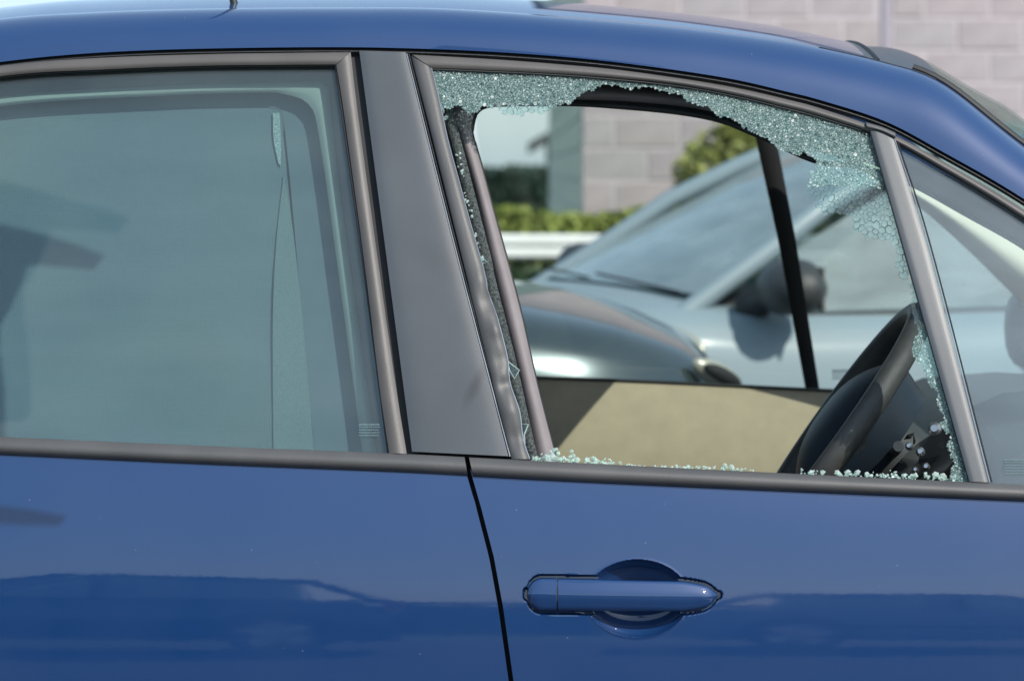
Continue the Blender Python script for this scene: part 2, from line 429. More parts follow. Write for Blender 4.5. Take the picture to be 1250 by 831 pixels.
# white guard rail
g = empty('guard_rail', (0, 12.3, 0), 'white painted steel barrier rail along the parking edge', 'barrier')
zr = [(.93, .965), (.875, .905), (.865, .875), (.83, .86), (.80, .83)]
prof = [(0, .78), (-.03, .80), (-.03, .83), (0, .845), (0, .855), (-.03, .87), (-.03, .90), (0, .92)]
V = []; Fc = []
for ix, x in enumerate((-3.2, 1.9)):
    for (dy, z) in prof: V.append((x, 12.3 + dy, z - .01 * ix))
    for (dy, z) in reversed(prof): V.append((x, 12.306 + dy, z - .01 * ix))
k = len(prof) * 2
for j in range(k): Fc.append((j, (j + 1) % k, k + (j + 1) % k, k + j))
child(fix(obj_from('rail', V, Fc, M['white'], None)), g)
for x in (-3.1, -1.9, -.7, .5, 1.7):
    child(box('post', (x, 12.34, .44), (.08, .06, .88), M['white'], None, .005), g)
# dark timber shelter far off
M['shed'] = mat('dark_blue_timber', (.03, .05, .065), .7, 0, 0, 6, .2)
M['shedroof'] = mat('dark_roof_tile', (.05, .055, .06), .7, 0, 0, 10, .2)
sx, sy = 1.0, 92.0
h = empty('distant_house', (sx + 2, sy + 3, 0), 'dark gabled house far behind, its eave showing left of the block wall', 'house')
child(box('wall', (sx + 2.9, sy + 3, 1.15), (5.4, 6, 2.3), M['shed'], None, .01), h)
for sgn in (0,):
    V = [(sx - .45, sy - .4, 1.80), (sx + 2.9, sy - .4, 3.7), (sx + 6.3, sy - .4, 1.80), (sx - .45, sy + 6.4, 1.80), (sx + 2.9, sy + 6.4, 3.7), (sx + 6.3, sy + 6.4, 1.80)]
    V += [(v[0], v[1], v[2] + .36) for v in V]
    Fc = [(0, 1, 7, 6), (1, 2, 8, 7), (6, 7, 10, 9), (7, 8, 11, 10), (0, 3, 4, 1), (1, 4, 5, 2), (3, 9, 10, 4), (4, 10, 11, 5), (0, 6, 9, 3), (2, 5, 11, 8)]
    child(obj_from('roof', V, Fc, M['shedroof'], None, smooth=False), h)
child(box('door', (sx + 1.5, sy - .03, 1.0), (.9, .08, 2.0), M['shedroof'], None, .01), h)
# unseen hedge added behind the camera for the paint to mirror
boxhedge('reflection_hedge', -14, 14, -20.5, -19.5, 1.2, 14000, .06, M['leaf_dark'], 11, 'unseen dark hedge added across the car park to be mirrored low in the blue doors', wob=.02)

# ================================================================== OTHER CARS
def lerp_list(L, x):
    if x <= L[0][0]: return L[0][1]
    for a, b in zip(L, L[1:]):
        if x <= b[0]:
            t_ = (x - a[0]) / (b[0] - a[0]); t_ = t_ * t_ * (3 - 2 * t_) * .35 + t_ * .65
            return a[1] + (b[1] - a[1]) * t_
    return L[-1][1]
def hatch(root, body, top, crown_, belt_y, belt_z, cowl_x, cowl_z, head_x, roof_z, roof_y, mirror=True, light_mat=None):
    """generic five-door hatchback; x forward, nose at x=+2"""
    wid = [(-2.02, .60), (-1.95, .76), (-1.6, .84), (-.5, .86), (.9, .86), (1.35, .85), (1.65, .80), (1.85, .69), (1.96, .52), (2.0, .40)]
    xs = [-2.02, -1.98, -1.9, -1.75, -1.6, -1.4, -1.2, -1, -.8, -.5, -.2, .1, .4, .7, .9, 1.0, 1.1, 1.2, 1.3, 1.4, 1.5, 1.6, 1.7, 1.78, 1.85, 1.9, 1.94, 1.97, 2.0]
    V = []; Fc = []
    for x in xs:
        w_ = lerp_list(wid, x); zt = lerp_list(top, x); cr = lerp_list(crown_, x)
        half = [(w_ * .90, .22), (w_ * .98, .32), (w_, .48), (w_ * 1.0, .62), (w_ * .985, zt - .13), (w_ * .955, zt - .05), (w_ * .90, zt - .005), (w_ * .8, zt + cr * .45), (w_ * .5, zt + cr * .85), (w_ * .2, zt + cr)]
        sec = [(y, z) for y, z in half] + [(-y, z) for y, z in reversed(half)]
        for y, z in sec: V.append((x, y, min(z, z)))
    k = 20
    for i in range(len(xs) - 1):
        for j in range(k): a = i * k + j; b = i * k + (j + 1) % k; Fc.append((a, b, b + k, a + k))
    Fc.append(tuple(range(k))); Fc.append(tuple(reversed(range((len(xs) - 1) * k, len(xs) * k))))
    o = fix(obj_from('body', V, Fc, body, root, 50))
    # greenhouse
    by = belt_y; ry = roof_y
    def pane(name, q, m, thick=.006, n=8, bow=(0, 0, 0)):
        V = []; Fc = []; q = [Vector(p) for p in q]; bow = Vector(bow)
        nrm = (q[1] - q[0]).cross(q[3] - q[0]).normalized()
        for s in (0, 1):
            for i in range(n + 1):
                for j in range(n + 1):
                    u = i / n; v = j / n
                    p = (q[0].lerp(q[1], u)).lerp(q[3].lerp(q[2], u), v) + bow * (4 * u * (1 - u)) + nrm * thick * -s
                    V.append(p)
        K = (n + 1) ** 2
        for s in (0, 1):
            for i in range(n):
                for j in range(n):
                    a = s * K + i * (n + 1) + j; f = (a, a + n + 1, a + n + 2, a + 1)
                    Fc.append(f if s else f[::-1])
        rim = [i * (n + 1) for i in range(n + 1)] + [n * (n + 1) + j for j in range(1, n + 1)] + [i * (n + 1) + n for i in range(n - 1, -1, -1)] + [j for j in range(n - 1, 0, -1)]
        for a, b in zip(rim, rim[1:] + rim[:1]): Fc.append((a, b, b + K, a + K))
        return fix(obj_from(name, V, Fc, m, root, 40))
    cy = by * .96
    pane('windscreen', [(cowl_x, -cy, cowl_z), (cowl_x, cy, cowl_z), (head_x, ry * .97, roof_z), (head_x, -ry * .97, roof_z)], M['car_glass'], bow=(.06, 0, .01))
    pane('rear_window', [(-1.85, cy, 1.0), (-1.85, -cy, 1.0), (-1.45, -ry, roof_z - .08), (-1.45, ry, roof_z - .08)], M['car_glass'])
    pane('roof', [(head_x, ry, roof_z - .01), (head_x, -ry, roof_z - .01), (-1.45, -ry, roof_z - .05), (-1.45, ry, roof_z - .05)], body, .03, bow=(0, 0, .015))
    for s in (1, -1):
        a0 = Vector((cowl_x - .04, s * (by + .02), cowl_z - .01)); a1 = Vector((head_x, s * ry, roof_z))
        mid = a0.lerp(a1, .5) + Vector((.03, s * .01, .03))
        tube('front_pillar', [a0 + Vector((.1, 0, -.05)), a0.lerp(a1, .25) + Vector((.02, 0, .015)), mid, a0.lerp(a1, .75) + Vector((.02, 0, .02)), a1], .030, body, root, 10)
        tube('roof_rail', [a1, (-.3, s * (ry + .01), roof_z + .0), (-1.45, s * ry, roof_z - .06)], .035, body, root, 10)
        tube('rear_pillar', [(-1.45, s * ry, roof_z - .06), (-1.9, s * by, .98)], .06, body, root, 10)
        xa = cowl_x - .16
        bz = belt_z
        yb = s * (by + .03)
        def up(x): # top edge of side glass at station x
            t_ = max(0, (x - head_x) / (cowl_x - head_x)); return Vector((x, s * (ry + (by - ry) * t_), roof_z - .045 - (roof_z - cowl_z) * t_))
        pane('front_side_window', [(xa, yb, bz + .01), (-.1, yb, bz + .02), up(-.1), up(head_x)], M['car_glass'], .005)
        pane('quarter_window', [(xa - .001, yb, bz + .012), up(head_x), up(head_x + .01), up(xa - .05)], M['car_glass'], .005, 5)
        pane('rear_side_window', [(-.16, yb, bz + .02), (-1.35, yb * .97, bz + .05), up(-1.3), up(-.16)], M['car_glass'], .005)
        box('centre_pillar', (-.13, s * (by + ry) / 2 + s * .012, (bz + roof_z) / 2 - .02), (.07, .03, .05), M['dark'], root, .005)
        tube('centre_pillar', [(-.13, s * (by + .02), bz), (-.13, s * (ry + .01), roof_z - .03)], .03, M['dark'], root, 8)
        tube('belt_strip', [(xa + .1, s * (by + .045), bz - .005), (0, s * (by + .05), bz + .005), (-1.5, s * (by + .02), bz + .03)], .011, M['rubber'], root, 8)
        box('door_handle', (-.02, s * .868, bz - .13), (.19, .03, .03), body, root, .01)
        box('side_moulding', (-.1, s * .868, .52), (1.9, .025, .07), M['rubber'], root, .01)
        if mirror:
            # mirror: shell, arm and mirror glass
            bm = bmesh.new(); bmesh.ops.create_uvsphere(bm, u_segments=20, v_segments=12, radius=1)
            for v in bm.verts:
                v.co.x = v.co.x * (.095 if v.co.x > 0 else .085); v.co.y *= .135; v.co.z *= .085
                v.co.y = max(-.115, min(.13, v.co.y)); v.co.z = max(-.072, min(.08, v.co.z))
            bmesh.ops.translate(bm, vec=(.80, s * (by + .20), bz + .085), verts=bm.verts)
            me = bpy.data.meshes.new('mirror_shell'); bm.to_mesh(me); bm.free(); me.materials.append(M['charcoal']); me.shade_smooth()
            mo = bpy.data.objects.new('door_mirror', me); C.objects.link(mo); mo.parent = root
            mg = box('mirror_glass', (.748, s * (by + .20), bz + .085), (.008, .2, .12), M['alloy'], None, .003); mg.parent = mo
            ma = tube('mirror_arm', [(.86, s * (by + .02), bz + .02), (.83, s * (by + .1), bz + .05)], [.05, .03], M['charcoal'], None, 10); ma.parent = mo
        for xw in (1.28, -1.28):
            V = []; Fc = []; seg = 28
            for ww, rr in ((.0, .24), (.0, .31), (-.03, .325), (-.17, .325), (-.2, .31), (-.2, .2)):
                for q in range(seg):
                    a = 2 * math.pi * q / seg; V.append((xw + rr * math.cos(a), s * (.87 + ww), .325 + rr * math.sin(a)))
            for i in range(5):
                for q in range(seg): Fc.append((i * seg + q, i * seg + (q + 1) % seg, (i + 1) * seg + (q + 1) % seg, (i + 1) * seg + q))
            wh = fix(obj_from('wheel', V, Fc, M['tyre'], root))
            V = [(xw, s * .865, .325)]; Fc = []
            for q in range(20):
                a = 2 * math.pi * q / 20; rr = .235; V.append((xw + rr * math.cos(a), s * (.862 if q % 4 < 2 else .83), .325 + rr * math.sin(a)))
            for q in range(20): Fc.append((0, 1 + q, 1 + (q + 1) % 20))
            rm = obj_from('rim', V, Fc, M['alloy'], None, 30); rm.parent = wh
            ar = []; 
            tube('wheel_arch', [(xw + .37 * math.cos(a * math.pi / 14), s * .845, .325 + .37 * math.sin(a * math.pi / 14)) for a in range(-1, 16)], .045, M['dark'], root, 8)
        # head and tail lamps
        hx, hy, hz = light_mat or (1.82, .66, .72)
        bm = bmesh.new(); bmesh.ops.create_uvsphere(bm, u_segments=16, v_segments=10, radius=1)
        for v in bm.verts: v.co.x *= .075; v.co.y *= .022; v.co.z *= .027
        bmesh.ops.rotate(bm, verts=bm.verts, matrix=Matrix.Rotation(R(28), 3, 'Y') @ Matrix.Rotation(-s * R(32), 3, 'Z'))
        bmesh.ops.translate(bm, vec=(hx, s * hy, hz), verts=bm.verts)
        me = bpy.data.meshes.new('headlight'); bm.to_mesh(me); bm.free(); me.materials.append(M['amber']); me.shade_smooth()
        hl = bpy.data.objects.new('headlight', me); C.objects.link(hl); hl.parent = root
        bm = bmesh.new(); bmesh.ops.create_uvsphere(bm, u_segments=14, v_segments=8, radius=1)
        for v in bm.verts: v.co.x *= .055; v.co.y *= .014; v.co.z *= .016
        bmesh.ops.rotate(bm, verts=bm.verts, matrix=Matrix.Rotation(R(28), 3, 'Y') @ Matrix.Rotation(-s * R(32), 3, 'Z'))
        bmesh.ops.translate(bm, vec=(hx + .012, s * (hy + .016), hz), verts=bm.verts)
        me = bpy.data.meshes.new('lens'); bm.to_mesh(me); bm.free(); me.materials.append(M['dark']); me.shade_smooth()
        lens = bpy.data.objects.new('lens', me); C.objects.link(lens); lens.parent = hl
        box('tail_light', (-1.97, s * .68, .85), (.08, .16, .22), M['tail'], root, .02)
    tube('wiper', [(cowl_x + .02, .1, cowl_z + .0), (cowl_x + .08, -.45, cowl_z + .035)], .004, M['dark'], root, 6)
    tube('wiper', [(cowl_x + .02, .6, cowl_z + .0), (cowl_x + .08, .05, cowl_z + .035)], .004, M['dark'], root, 6)
    box('grille', (1.985, 0, .52), (.05, .7, .14), M['dark'], root, .01)
    box('number_plate', (2.02, 0, .38), (.015, .5, .11), M['white'], root, .003)
    box('dashboard', (cowl_x - .22, 0, cowl_z - .07), (.4, by * 1.8, .14), M['charcoal'], root, .03)
    for s in (1, -1):
        box('front_seat', (-.12, s * .36, .98), (.14, .42, .5), M['seat'], root, .05)
        box('headrest', (-.16, s * .36, 1.28), (.09, .24, .14), M['seat'], root, .03)
M['tail'] = mat('red_tail_lamp', (.4, .01, .01), .2, 0, 1)

c2 = empty('parked_car', (1.271, 5.442, 0), 'pale silver blue hatchback seen through the broken window, facing left with a dark door mirror', 'car', None, R(197))
hatch(c2, M['silver'], [(-2.02, .80), (-1.8, .90), (.6, .86), (.9, .87), (1.05, .885), (1.3, .87), (1.6, .82), (1.85, .72), (2.0, .55)],
      [(-2, .02), (.9, .03), (1.1, .045), (1.6, .05), (2, .02)], .68 + .02, .86, 1.0, .925, .15, 1.375, .56)
c3 = empty('parked_car', (-1.48, 3.26, 0), 'dark grey green car whose rounded bonnet and headlight point right behind the blue car', 'car', None, 0)
hatch(c3, M['grey_green'], [(-2.02, .80), (-1.8, .92), (.6, .93), (.95, .985), (1.2, .985), (1.48, .95), (1.65, .925), (1.8, .89), (1.9, .85), (1.96, .79), (2.0, .66)],
      [(-2, .02), (.9, .06), (1.2, .06), (1.6, .05), (2, .02)], .70, .95, .95, 1.05, .15, 1.50, .58, mirror=False, light_mat=(1.92, .60, .83))

# ================================================================== THE BLUE CAR
car = empty('blue_car', (0, 0, 0), 'dark blue hatchback with its front side window smashed, filling the picture', 'car')
XR = 1500; XLft = -620
# ---- outline curves (photo coordinates, carried past the frame)
gap_top = [(-620, 190), (-400, 140), (-200, 103), (0, 76), (100, 66), (200, 61), (320, 58.5), (430, 58), (520, 60), (600, 63.5), (680, 69), (750, 76), (830, 86.5), (900, 98), (960, 112), (1000, 122), (1080, 148), (1150, 185), (1250, 243), (1400, 345), (1560, 470)]
gap_bot = [(x, y + 9) for x, y in gap_top]
rail_top = [(-620, 132), (-400, 84), (-200, 49), (0, 23), (100, 16), (200, 12), (320, 10), (430, 9.5), (520, 10), (600, 14), (680, 20), (750, 25.5), (830, 33), (900, 41.5), (960, 50), (1000, 57.5), (1080, 76), (1150, 101), (1250, 178), (1400, 285), (1560, 420)]
rtrim_top = [(-400, 150), (-200, 112), (0, 81), (120, 71), (250, 66.5), (340, 65), (428, 64)]
rtrim_bot = [(-400, 166), (-200, 127), (0, 93.5), (130, 85), (250, 80.5), (340, 79.5), (410, 79)]
ftrim_top = [(503, 67), (600, 72.5), (680, 78.5), (750, 85), (830, 96), (900, 108), (960, 121.5), (1000, 132), (1080, 160), (1150, 196.5), (1250, 256), (1400, 358), (1540, 470)]
ftrim_bot = [(527, 83), (600, 86), (680, 90), (750, 95.5), (830, 104), (900, 116.5), (960, 131), (1000, 141.5), (1080, 168), (1150, 206), (1250, 267), (1400, 371), (1520, 475)]

# ---- roof rail + roof + windscreen
N = 150
RB = resample(gap_top, N); RT = resample(rail_top, N)
V = []; Fc = []; K = 12
roofedge = []; seam_pts = []
for i, b in enumerate(RB):
    # match x of top curve to bottom
    x = b.x
    j = min(range(N - 1), key=lambda q: abs((RT[q].x + RT[q + 1].x) / 2 - x)); a_, c_ = RT[j], RT[j + 1]
    ty = a_.y + (c_.y - a_.y) * ((x - a_.x) / (c_.x - a_.x)) if abs(c_.x - a_.x) > 1e-6 else a_.y
    P0 = S(x, b.y, 0); Y2 = P0.y + .085
    xt = x
    P2 = W(xt, ty, Y2); 
    C1 = Vector(((P0.x + P2.x) / 2, P0.y + .012, P0.z + (P2.z - P0.z) * .78))
    C2 = Vector(((P0.x + P2.x) / 2, P2.y - .03, P2.z - .003))
    for k in range(-2, K + 1):
        if k < 0:
            V.append(P0 + Vector((0, .012 * -k, .002 * -k))); continue
        t_ = k / K
        p = P0 * (1 - t_) ** 3 + C1 * 3 * t_ * (1 - t_) ** 2 + C2 * 3 * t_ * t_ * (1 - t_) + P2 * t_ ** 3
        V.append(p)
        if k == K - 1 and 985 < x < 1150: seam_pts.append(p + Vector((0, -.0002, .0002)))
    # small ditch between rail and roof
    V.append(P2 + Vector((0, .004, -.004)))
    roofedge.append(P2)
kk = K + 4
# reorder the two lip points so the section is continuous
for i in range(N):
    V[i * kk], V[i * kk + 1] = V[i * kk], V[i * kk + 1]
for i in range(N - 1):
    for j in range(kk - 1): a = i * kk + j; Fc.append((a, a + 1, a + kk + 1, a + kk))
fix(obj_from('roof_side_rail', V, Fc, M['blue'], car, 40))
tube('rail_seam', seam_pts, .0009, M['charcoal'], car, 6)
# thin seam along the front half of the rail
sm = [(p.x, p.y + 3.5) for p in RT if 990 < p.x < 1155]
ROOFH = .041
YC = .70
def roofpt(P2, s, hh=ROOFH):
    hh = ROOFH + min(.05, max(0, P2.x - .50) * .26)
    y0 = P2.y + .004; half = YC - y0
    Y = y0 + s * 2 * half
    c = 1 - (1 - 2 * s) ** 2
    return Vector((P2.x, Y, P2.z - .001 + hh * c))
HEAD = next(i for i, p in enumerate(RB) if p.x > 1062)
def roofsheet(name, i0, i1, m, s0=0, s1=1, lift=0, ns=28, bow=0, thick=.004):
    V = []; Fc = []
    idx = list(range(i0, i1 + 1))
    for lay in (0, 1):
        for i in idx:
            for k in range(ns + 1):
                s = s0 + (s1 - s0) * k / ns
                p = roofpt(roofedge[i], s) + Vector((0, 0, lift - lay * thick))
                if bow: p.x += bow * (1 - (1 - 2 * s) ** 2) ; 
                V.append(p)
    q = ns + 1; L = len(idx) * q
    for i in range(len(idx) - 1):
        for k in range(ns):
            a = i * q + k; Fc.append((a, a + 1, a + q + 1, a + q)); Fc.append((L + a, L + a + q, L + a + q + 1, L + a + 1))
    rim = [i * q for i in range(len(idx))] + [(len(idx) - 1) * q + k for k in range(1, q)] + [i * q + q - 1 for i in range(len(idx) - 2, -1, -1)] + list(range(q - 2, 0, -1))
    for a, b in zip(rim, rim[1:] + rim[:1]): Fc.append((a, b, b + L, a + L))
    return fix(obj_from(name, V, Fc, m, car, 40))
roofsheet('roof_panel', 0, HEAD - 1, M['blue'])
FR = next(i for i, p in enumerate(RB) if p.x > 1146)
roofsheet('windscreen_header', HEAD - 1, FR, mat('black_glass_band', (.02, .022, .024), .3), thick=.005)
roofsheet('windscreen', FR, N - 1, M['screen'], .0, 1)
tube('header_trim', [roofpt(roofedge[HEAD], s / 30) + Vector((-.002, 0, .000)) for s in range(0, 31)], .0045, M['rubber'], car, 8, flat=.6)
tube('windscreen_trim', [roofedge[i] + Vector((.0, .006, .003)) for i in range(FR - 3, N)], .005, M['rubber'], car, 8)
# headliner under the roof
V = []; Fc = []
for i in range(0, HEAD - 2, 4):
    for k in range(13):
        s = .0 + k / 12
        V.append(roofpt(roofedge[i], s) + Vector((0, (.03 if k == 0 else -.03 if k == 12 else 0), -.035 - (.03 if k in (0, 12) else 0))))
nr = len(range(0, HEAD - 2, 4))
for i in range(nr - 1):
    for k in range(12): a = i * 13 + k; Fc.append((a, a + 1, a + 14, a + 13))
obj_from('headliner', V, Fc, M['pale'], car)
# far roof rail (mirror of near one, simple)
V2 = []
for i in range(0, N, 2):
    P = roofedge[i]; yf = 2 * YC - P.y
    V2 += [(P.x, yf, P.z), (P.x, yf + .06, P.z - .012), (P.x, yf + .09, P.z - .045), (P.x, yf + .075, P.z - .06), (P.x, yf + .01, P.z - .055)]
Fc = []
for i in range(len(V2) // 5 - 1):
    for j in range(5): Fc.append((i * 5 + j, i * 5 + (j + 1) % 5, i * 5 + 5 + (j + 1) % 5, i * 5 + 5 + j))
fix(obj_from('roof_side_rail', V2, Fc, M['blue'], car, 40))
# antenna
ab = W(288, 12, .36)
tube('antenna', [ab, ab + Vector((-.006, 0, .02)), ab + Vector((-.045, 0, .17)), ab + Vector((-.06, 0, .22))], [.006, .0042, .003, .002], M['antenna'], car, 10)

# ---- dark gap/gutter strips (weather seal of the body opening)
strip('gutter_seal', [(p.x, p.y - 1) for p in resample(gap_top, 60)], gap_bot, M['rubber'], car, -.010, .004, .02, 160, 4)
strip('gutter_lip', [(x, y + 4.0) for x, y in gap_top], [(x, y + 5.6) for x, y in gap_top], M['charcoal'], car, -.004, .002, .01, 160, 3)
# backing of the whole door frame gaps
strip('body_aperture', [(436, 60), (502, 560)], [(500, 62), (632, 560)], M['dark'], car, -.022, 0, .03, 30, 4, smooth=False)
strip('body_aperture', [(420, 62), (494, 556)], [(445, 62), (510, 556)], M['rubber'], car, -.012, 0, .012, 30, 4, smooth=False)

# ---- doors: skins
def handle_off(px, py):
    o = 0
    # bowl
    q = math.hypot((px - 778) / 62.5, (py - 730) / 47.5)
    if q < 1:
        o = -.036 * (1 - q * q) ** .75 - .0015 * min(1, (1 - q) * 8)
    elif q < 1.06: o = .0008 * (1 - (q - 1) / .06)
    # bezel groove
    d = grip_d(px, py)
    if d < 3.4: o = min(o, -.011)
    elif d < 5.6: o = min(o, -.011 * ((5.6 - d) / 2.2) ** 1.5)
    return o
def grip_c(px):
    """centre height and half height of the grip at px"""
    t_ = (px - 643) / 234.0
    yc = 725 + 2.5 * t_
    top = 705 + 5 * t_ + (8 * max(0, (t_ - .78) / .22) ** 1.7 + 5 * max(0, (t_ - .78) / .22) ** 6)
    bot = 744.5 + 2 * t_ - (9 * max(0, (t_ - .78) / .22) ** 1.7 + 9 * max(0, (t_ - .78) / .22) ** 6)
    if t_ < .085:
        e = math.sqrt(max(0, 1 - ((.085 - t_) / .085) ** 2)); m_ = (top + bot) / 2
        top = m_ + (top - m_) * e; bot = m_ + (bot - m_) * e
    if t_ > .93:
        e = math.sqrt(max(0, 1 - ((t_ - .93) / .07) ** 2)); m_ = (top + bot) / 2
        top = m_ + (top - m_) * e; bot = m_ + (bot - m_) * e
    return (top + bot) / 2, (bot - top) / 2
def grip_d(px, py):
    x = min(max(px, 643.3), 876.7); yc, hh = grip_c(x)
    return math.hypot(max(0, abs(px - x)), max(0, abs(py - yc) - hh))
def shut(py):
    pts = [(557, 566.5), (580, 573), (620, 584.5), (680, 600), (740, 611), (831, 624), (1000, 640), (1300, 655)]
    for a, b in zip(pts, pts[1:]):
        if py <= b[0]: return a[1] + (b[1] - a[1]) * max(0, (py - a[0]) / (b[0] - a[0]))
    return pts[-1][1]
def mould(px):     # bottom edge of belt moulding = top of the painted skin
    return 554 + (px - 0) * .0435 + (1.5 if px > 580 else 0)
def wheelcut(X, z):
    for cx in (1.55, -1.35):
        if (X - cx) ** 2 + (z - .32) ** 2 < .35 ** 2: return True
    return False
def skin(name, xl, xr, dense=False, m=M['blue'], cols=70, rows=70, yb=1270):
    us = [i / cols for i in range(cols + 1)]
    V = []; Fc = []
    xsn = None
    if dense:
        X0, X1 = 575, 1400
        xsn = [X0 + (630 - X0) * i / 25 for i in range(25)] + [630 + .9 * i for i in range(int(262 / .9))] + [893 + (X1 - 893) * (i / 60) for i in range(61)]
        ysn = [0 + i / 40 * 1 for i in range(40)]
    ys = []
    if dense:
        ys = [('r', i / 30) for i in range(30)] + [('a', 672 + .9 * i) for i in range(int(115 / .9))] + [('b', (i / 45)) for i in range(46)]
    else:
        ys = [('n', i / rows) for i in range(rows + 1)]
    n_c = len(xsn) if dense else cols + 1
    def base(ix, ytag):
        kind, t_ = ytag
        if dense:
            x = xsn[ix]; f = (x - X0) / (X1 - X0)
        else:
            f = us[ix]
        # x depends on row y; iterate
        y = 700
        for _ in range(3):
            l = xl(y); r_ = xr(y)
            if dense: px = x if x > 640 else l + (x - X0) / (640 - X0) * (640 - l)
            else: px = l + f * (r_ - l)
            top = mould(px) - 6
            if kind == 'r': y = top + (672 - top) * t_
            elif kind == 'a': y = t_
            elif kind == 'b': y = 787 + (yb - 787) * t_
            else: y = top + (yb - top) * t_
        return px, y
    for yt in ys:
        for ix in range(n_c):
            px, py = base(ix, yt)
            o_ = handle_off(px, py) if dense else 0
            V.append(S(px, py, o_))
    nr = len(ys)
    for i in range(nr - 1):
        for j in range(n_c - 1):
            a = i * n_c + j
            c = V[a]
            if wheelcut(c.x, c.z): continue
            Fc.append((a, a + 1, a + n_c + 1, a + n_c))
    # folded returns at the vertical edges
    for e, sg in ((0, 1), (n_c - 1, -1)):
        b0 = len(V)
        for i in range(nr):
            p = V[i * n_c + e]; V.append(p + Vector((sg * .001, .004, 0)));
        for i in range(nr):
            p = V[i * n_c + e]; V.append(p + Vector((sg * .0015, .025, 0)))
        for i in range(nr - 1):
            a = i * n_c + e; Fc.append((a, a + n_c, b0 + i + 1, b0 + i)); Fc.append((b0 + i, b0 + i + 1, b0 + nr + i + 1, b0 + nr + i))
    o = obj_from(name, V, Fc, m, car, 38)
    return fix(o)
fd = skin('front_door', lambda y: shut(y) + 3.0, lambda y: 1400, dense=True)
rd = skin('rear_door', lambda y: -330 - (y - 600) * .12, lambda y: shut(y) - 3.0, cols=60)
skin('front_wing', lambda y: 1406, lambda y: 2350, cols=60, yb=1270)
skin('rear_wing', lambda y: -1200, lambda y: -336 - (y - 600) * .12, cols=60)
strip('door_gap_seal', [(552, 560), (590, 690), (608, 831), (630, 1200)], [(582, 560), (618, 690), (640, 831), (665, 1200)], M['dark'], car, -.024, 0, .03, 40, 3)
strip('sill', [(-620, 1262), (1500, 1262)], [(-620, 1330), (1500, 1330)], M['rubber'], car, -.02, .01, .1, 30, 5)

# ---- door handle
def loft_handle(name, x0, x1, parent, n=90, end0=True):
    V = []; Fc = []; seg = 28
    for i in range(n + 1):
        px = x0 + (x1 - x0) * i / n
        yc, hh = grip_c(px)
        t_ = (px - 643) / 234
        base_ = -.002 + .006 * math.sin(min(1, max(0, (t_ - .02) / .96)) * math.pi) ** .6
        dd = .0082 * min(1, (hh / 14) ** .7)
        hh = max(hh, .3)
        if name == 'handle_cap': dd *= .86
        for q in range(seg):
            a = 2 * math.pi * q / seg
            ca, sa = math.cos(a), math.sin(a)
            # flattened superellipse with a crease line along the middle
            o_ = base_ + dd * (abs(ca) ** .75) * (1 if ca > 0 else -.9) + (.0012 if ca > 0 and abs(sa) < .25 else 0)
            V.append(S(px, yc - hh * (abs(sa) ** .9) * (1 if sa > 0 else -1), o_))
    for i in range(n):
        for q in range(seg): a = i * seg + q; b = i * seg + (q + 1) % seg; Fc.append((a, b, b + seg, a + seg))
    Fc.append(tuple(range(seg))); Fc.append(tuple(reversed(range(n * seg, (n + 1) * seg))))
    return fix(obj_from(name, V, Fc, M['blue'], parent, 50))
hd = loft_handle('door_handle', 681.2, 876.6, fd)
loft_handle('handle_cap', 643.6, 679.4, fd, 30)
# dark gasket under the grip
gp = []
V = []; Fc = []
ring = []
for sgn in (-1, 1):
    us_ = [.5 - .5 * math.cos(math.pi * i / 60) for i in range(60 if sgn == 1 else 61)]
    if sgn == 1: us_ = us_[:0:-1]
    for u_ in us_:
        xx = 643.01 + 233.98 * u_; yc, hh = grip_c(xx); ring.append((760 + (xx - 760) * 1.02, yc + sgn * (hh + 2.2 * min(1, hh / 6))))
V = [S(x, y, -.0075) for x, y in ring]

# ---- belt mouldings
strip('belt_moulding', [(-400, 516), (0, 533), (250, 544), (475, 553), (567, 557.5)], [(-400, 536), (0, 554.5), (250, 566), (475, 575), (571, 580)], M['trim'], car, .002, .009, .012, 90, 12, power=2.2)
strip('belt_moulding', [(572.5, 558), (700, 564.5), (950, 577), (1200, 589), (1500, 602)], [(577.5, 580.5), (700, 587), (950, 598.5), (1200, 609), (1500, 621)], M['trim'], car, .003, .009, .012, 90, 12, power=2.2)
# ---- rear door frame and glass
strip('window_frame', rtrim_top, rtrim_bot, M['trim_warm'], car, .0, .004, .016, 90, 8)
strip('window_frame', [(410.5, 79.5), (420, 140), (446, 330), (463, 470), (475, 553)], [(428, 64), (437, 140), (463, 330), (483, 470), (496.5, 553.5)], M['trim_warm'], car, .0, .004, .016, 90, 8)
strip('glass_seal', [(x, y - .5) for x, y in rtrim_bot], [(x, y + 2.6) for x, y in rtrim_bot], M['rubber'], car, -.004, .002, .01, 80, 3)
strip('glass_seal', [(408, 80), (443, 330), (472.5, 553)], [(411.5, 80), (447, 330), (476, 553)], M['rubber'], car, -.004, .002, .01, 60, 3)
def glass_pane(name, A, B, m, off, n=70, k=24, th=.0035, parent=None):
    A = resample(A, n); B = resample(B, n); V = []; Fc = []
    for lay in (0, 1):
        for a, b in zip(A, B):
            for j in range(k + 1):
                p = a.lerp(b, j / k); V.append(S(p.x, p.y, off - lay * th))
    q = k + 1; L = n * q
    for i in range(n - 1):
        for j in range(k):
            a = i * q + j; Fc.append((a, a + 1, a + q + 1, a + q)); Fc.append((L + a, L + a + q, L + a + q + 1, L + a + 1))
    rim = [i * q for i in range(n)] + [(n - 1) * q + j for j in range(1, q)] + [i * q + q - 1 for i in range(n - 2, -1, -1)] + list(range(q - 2, 0, -1))
    for a, b in zip(rim, rim[1:] + rim[:1]): Fc.append((a, b, b + L, a + L))
    return fix(obj_from(name, V, Fc, m, parent or car, 40))
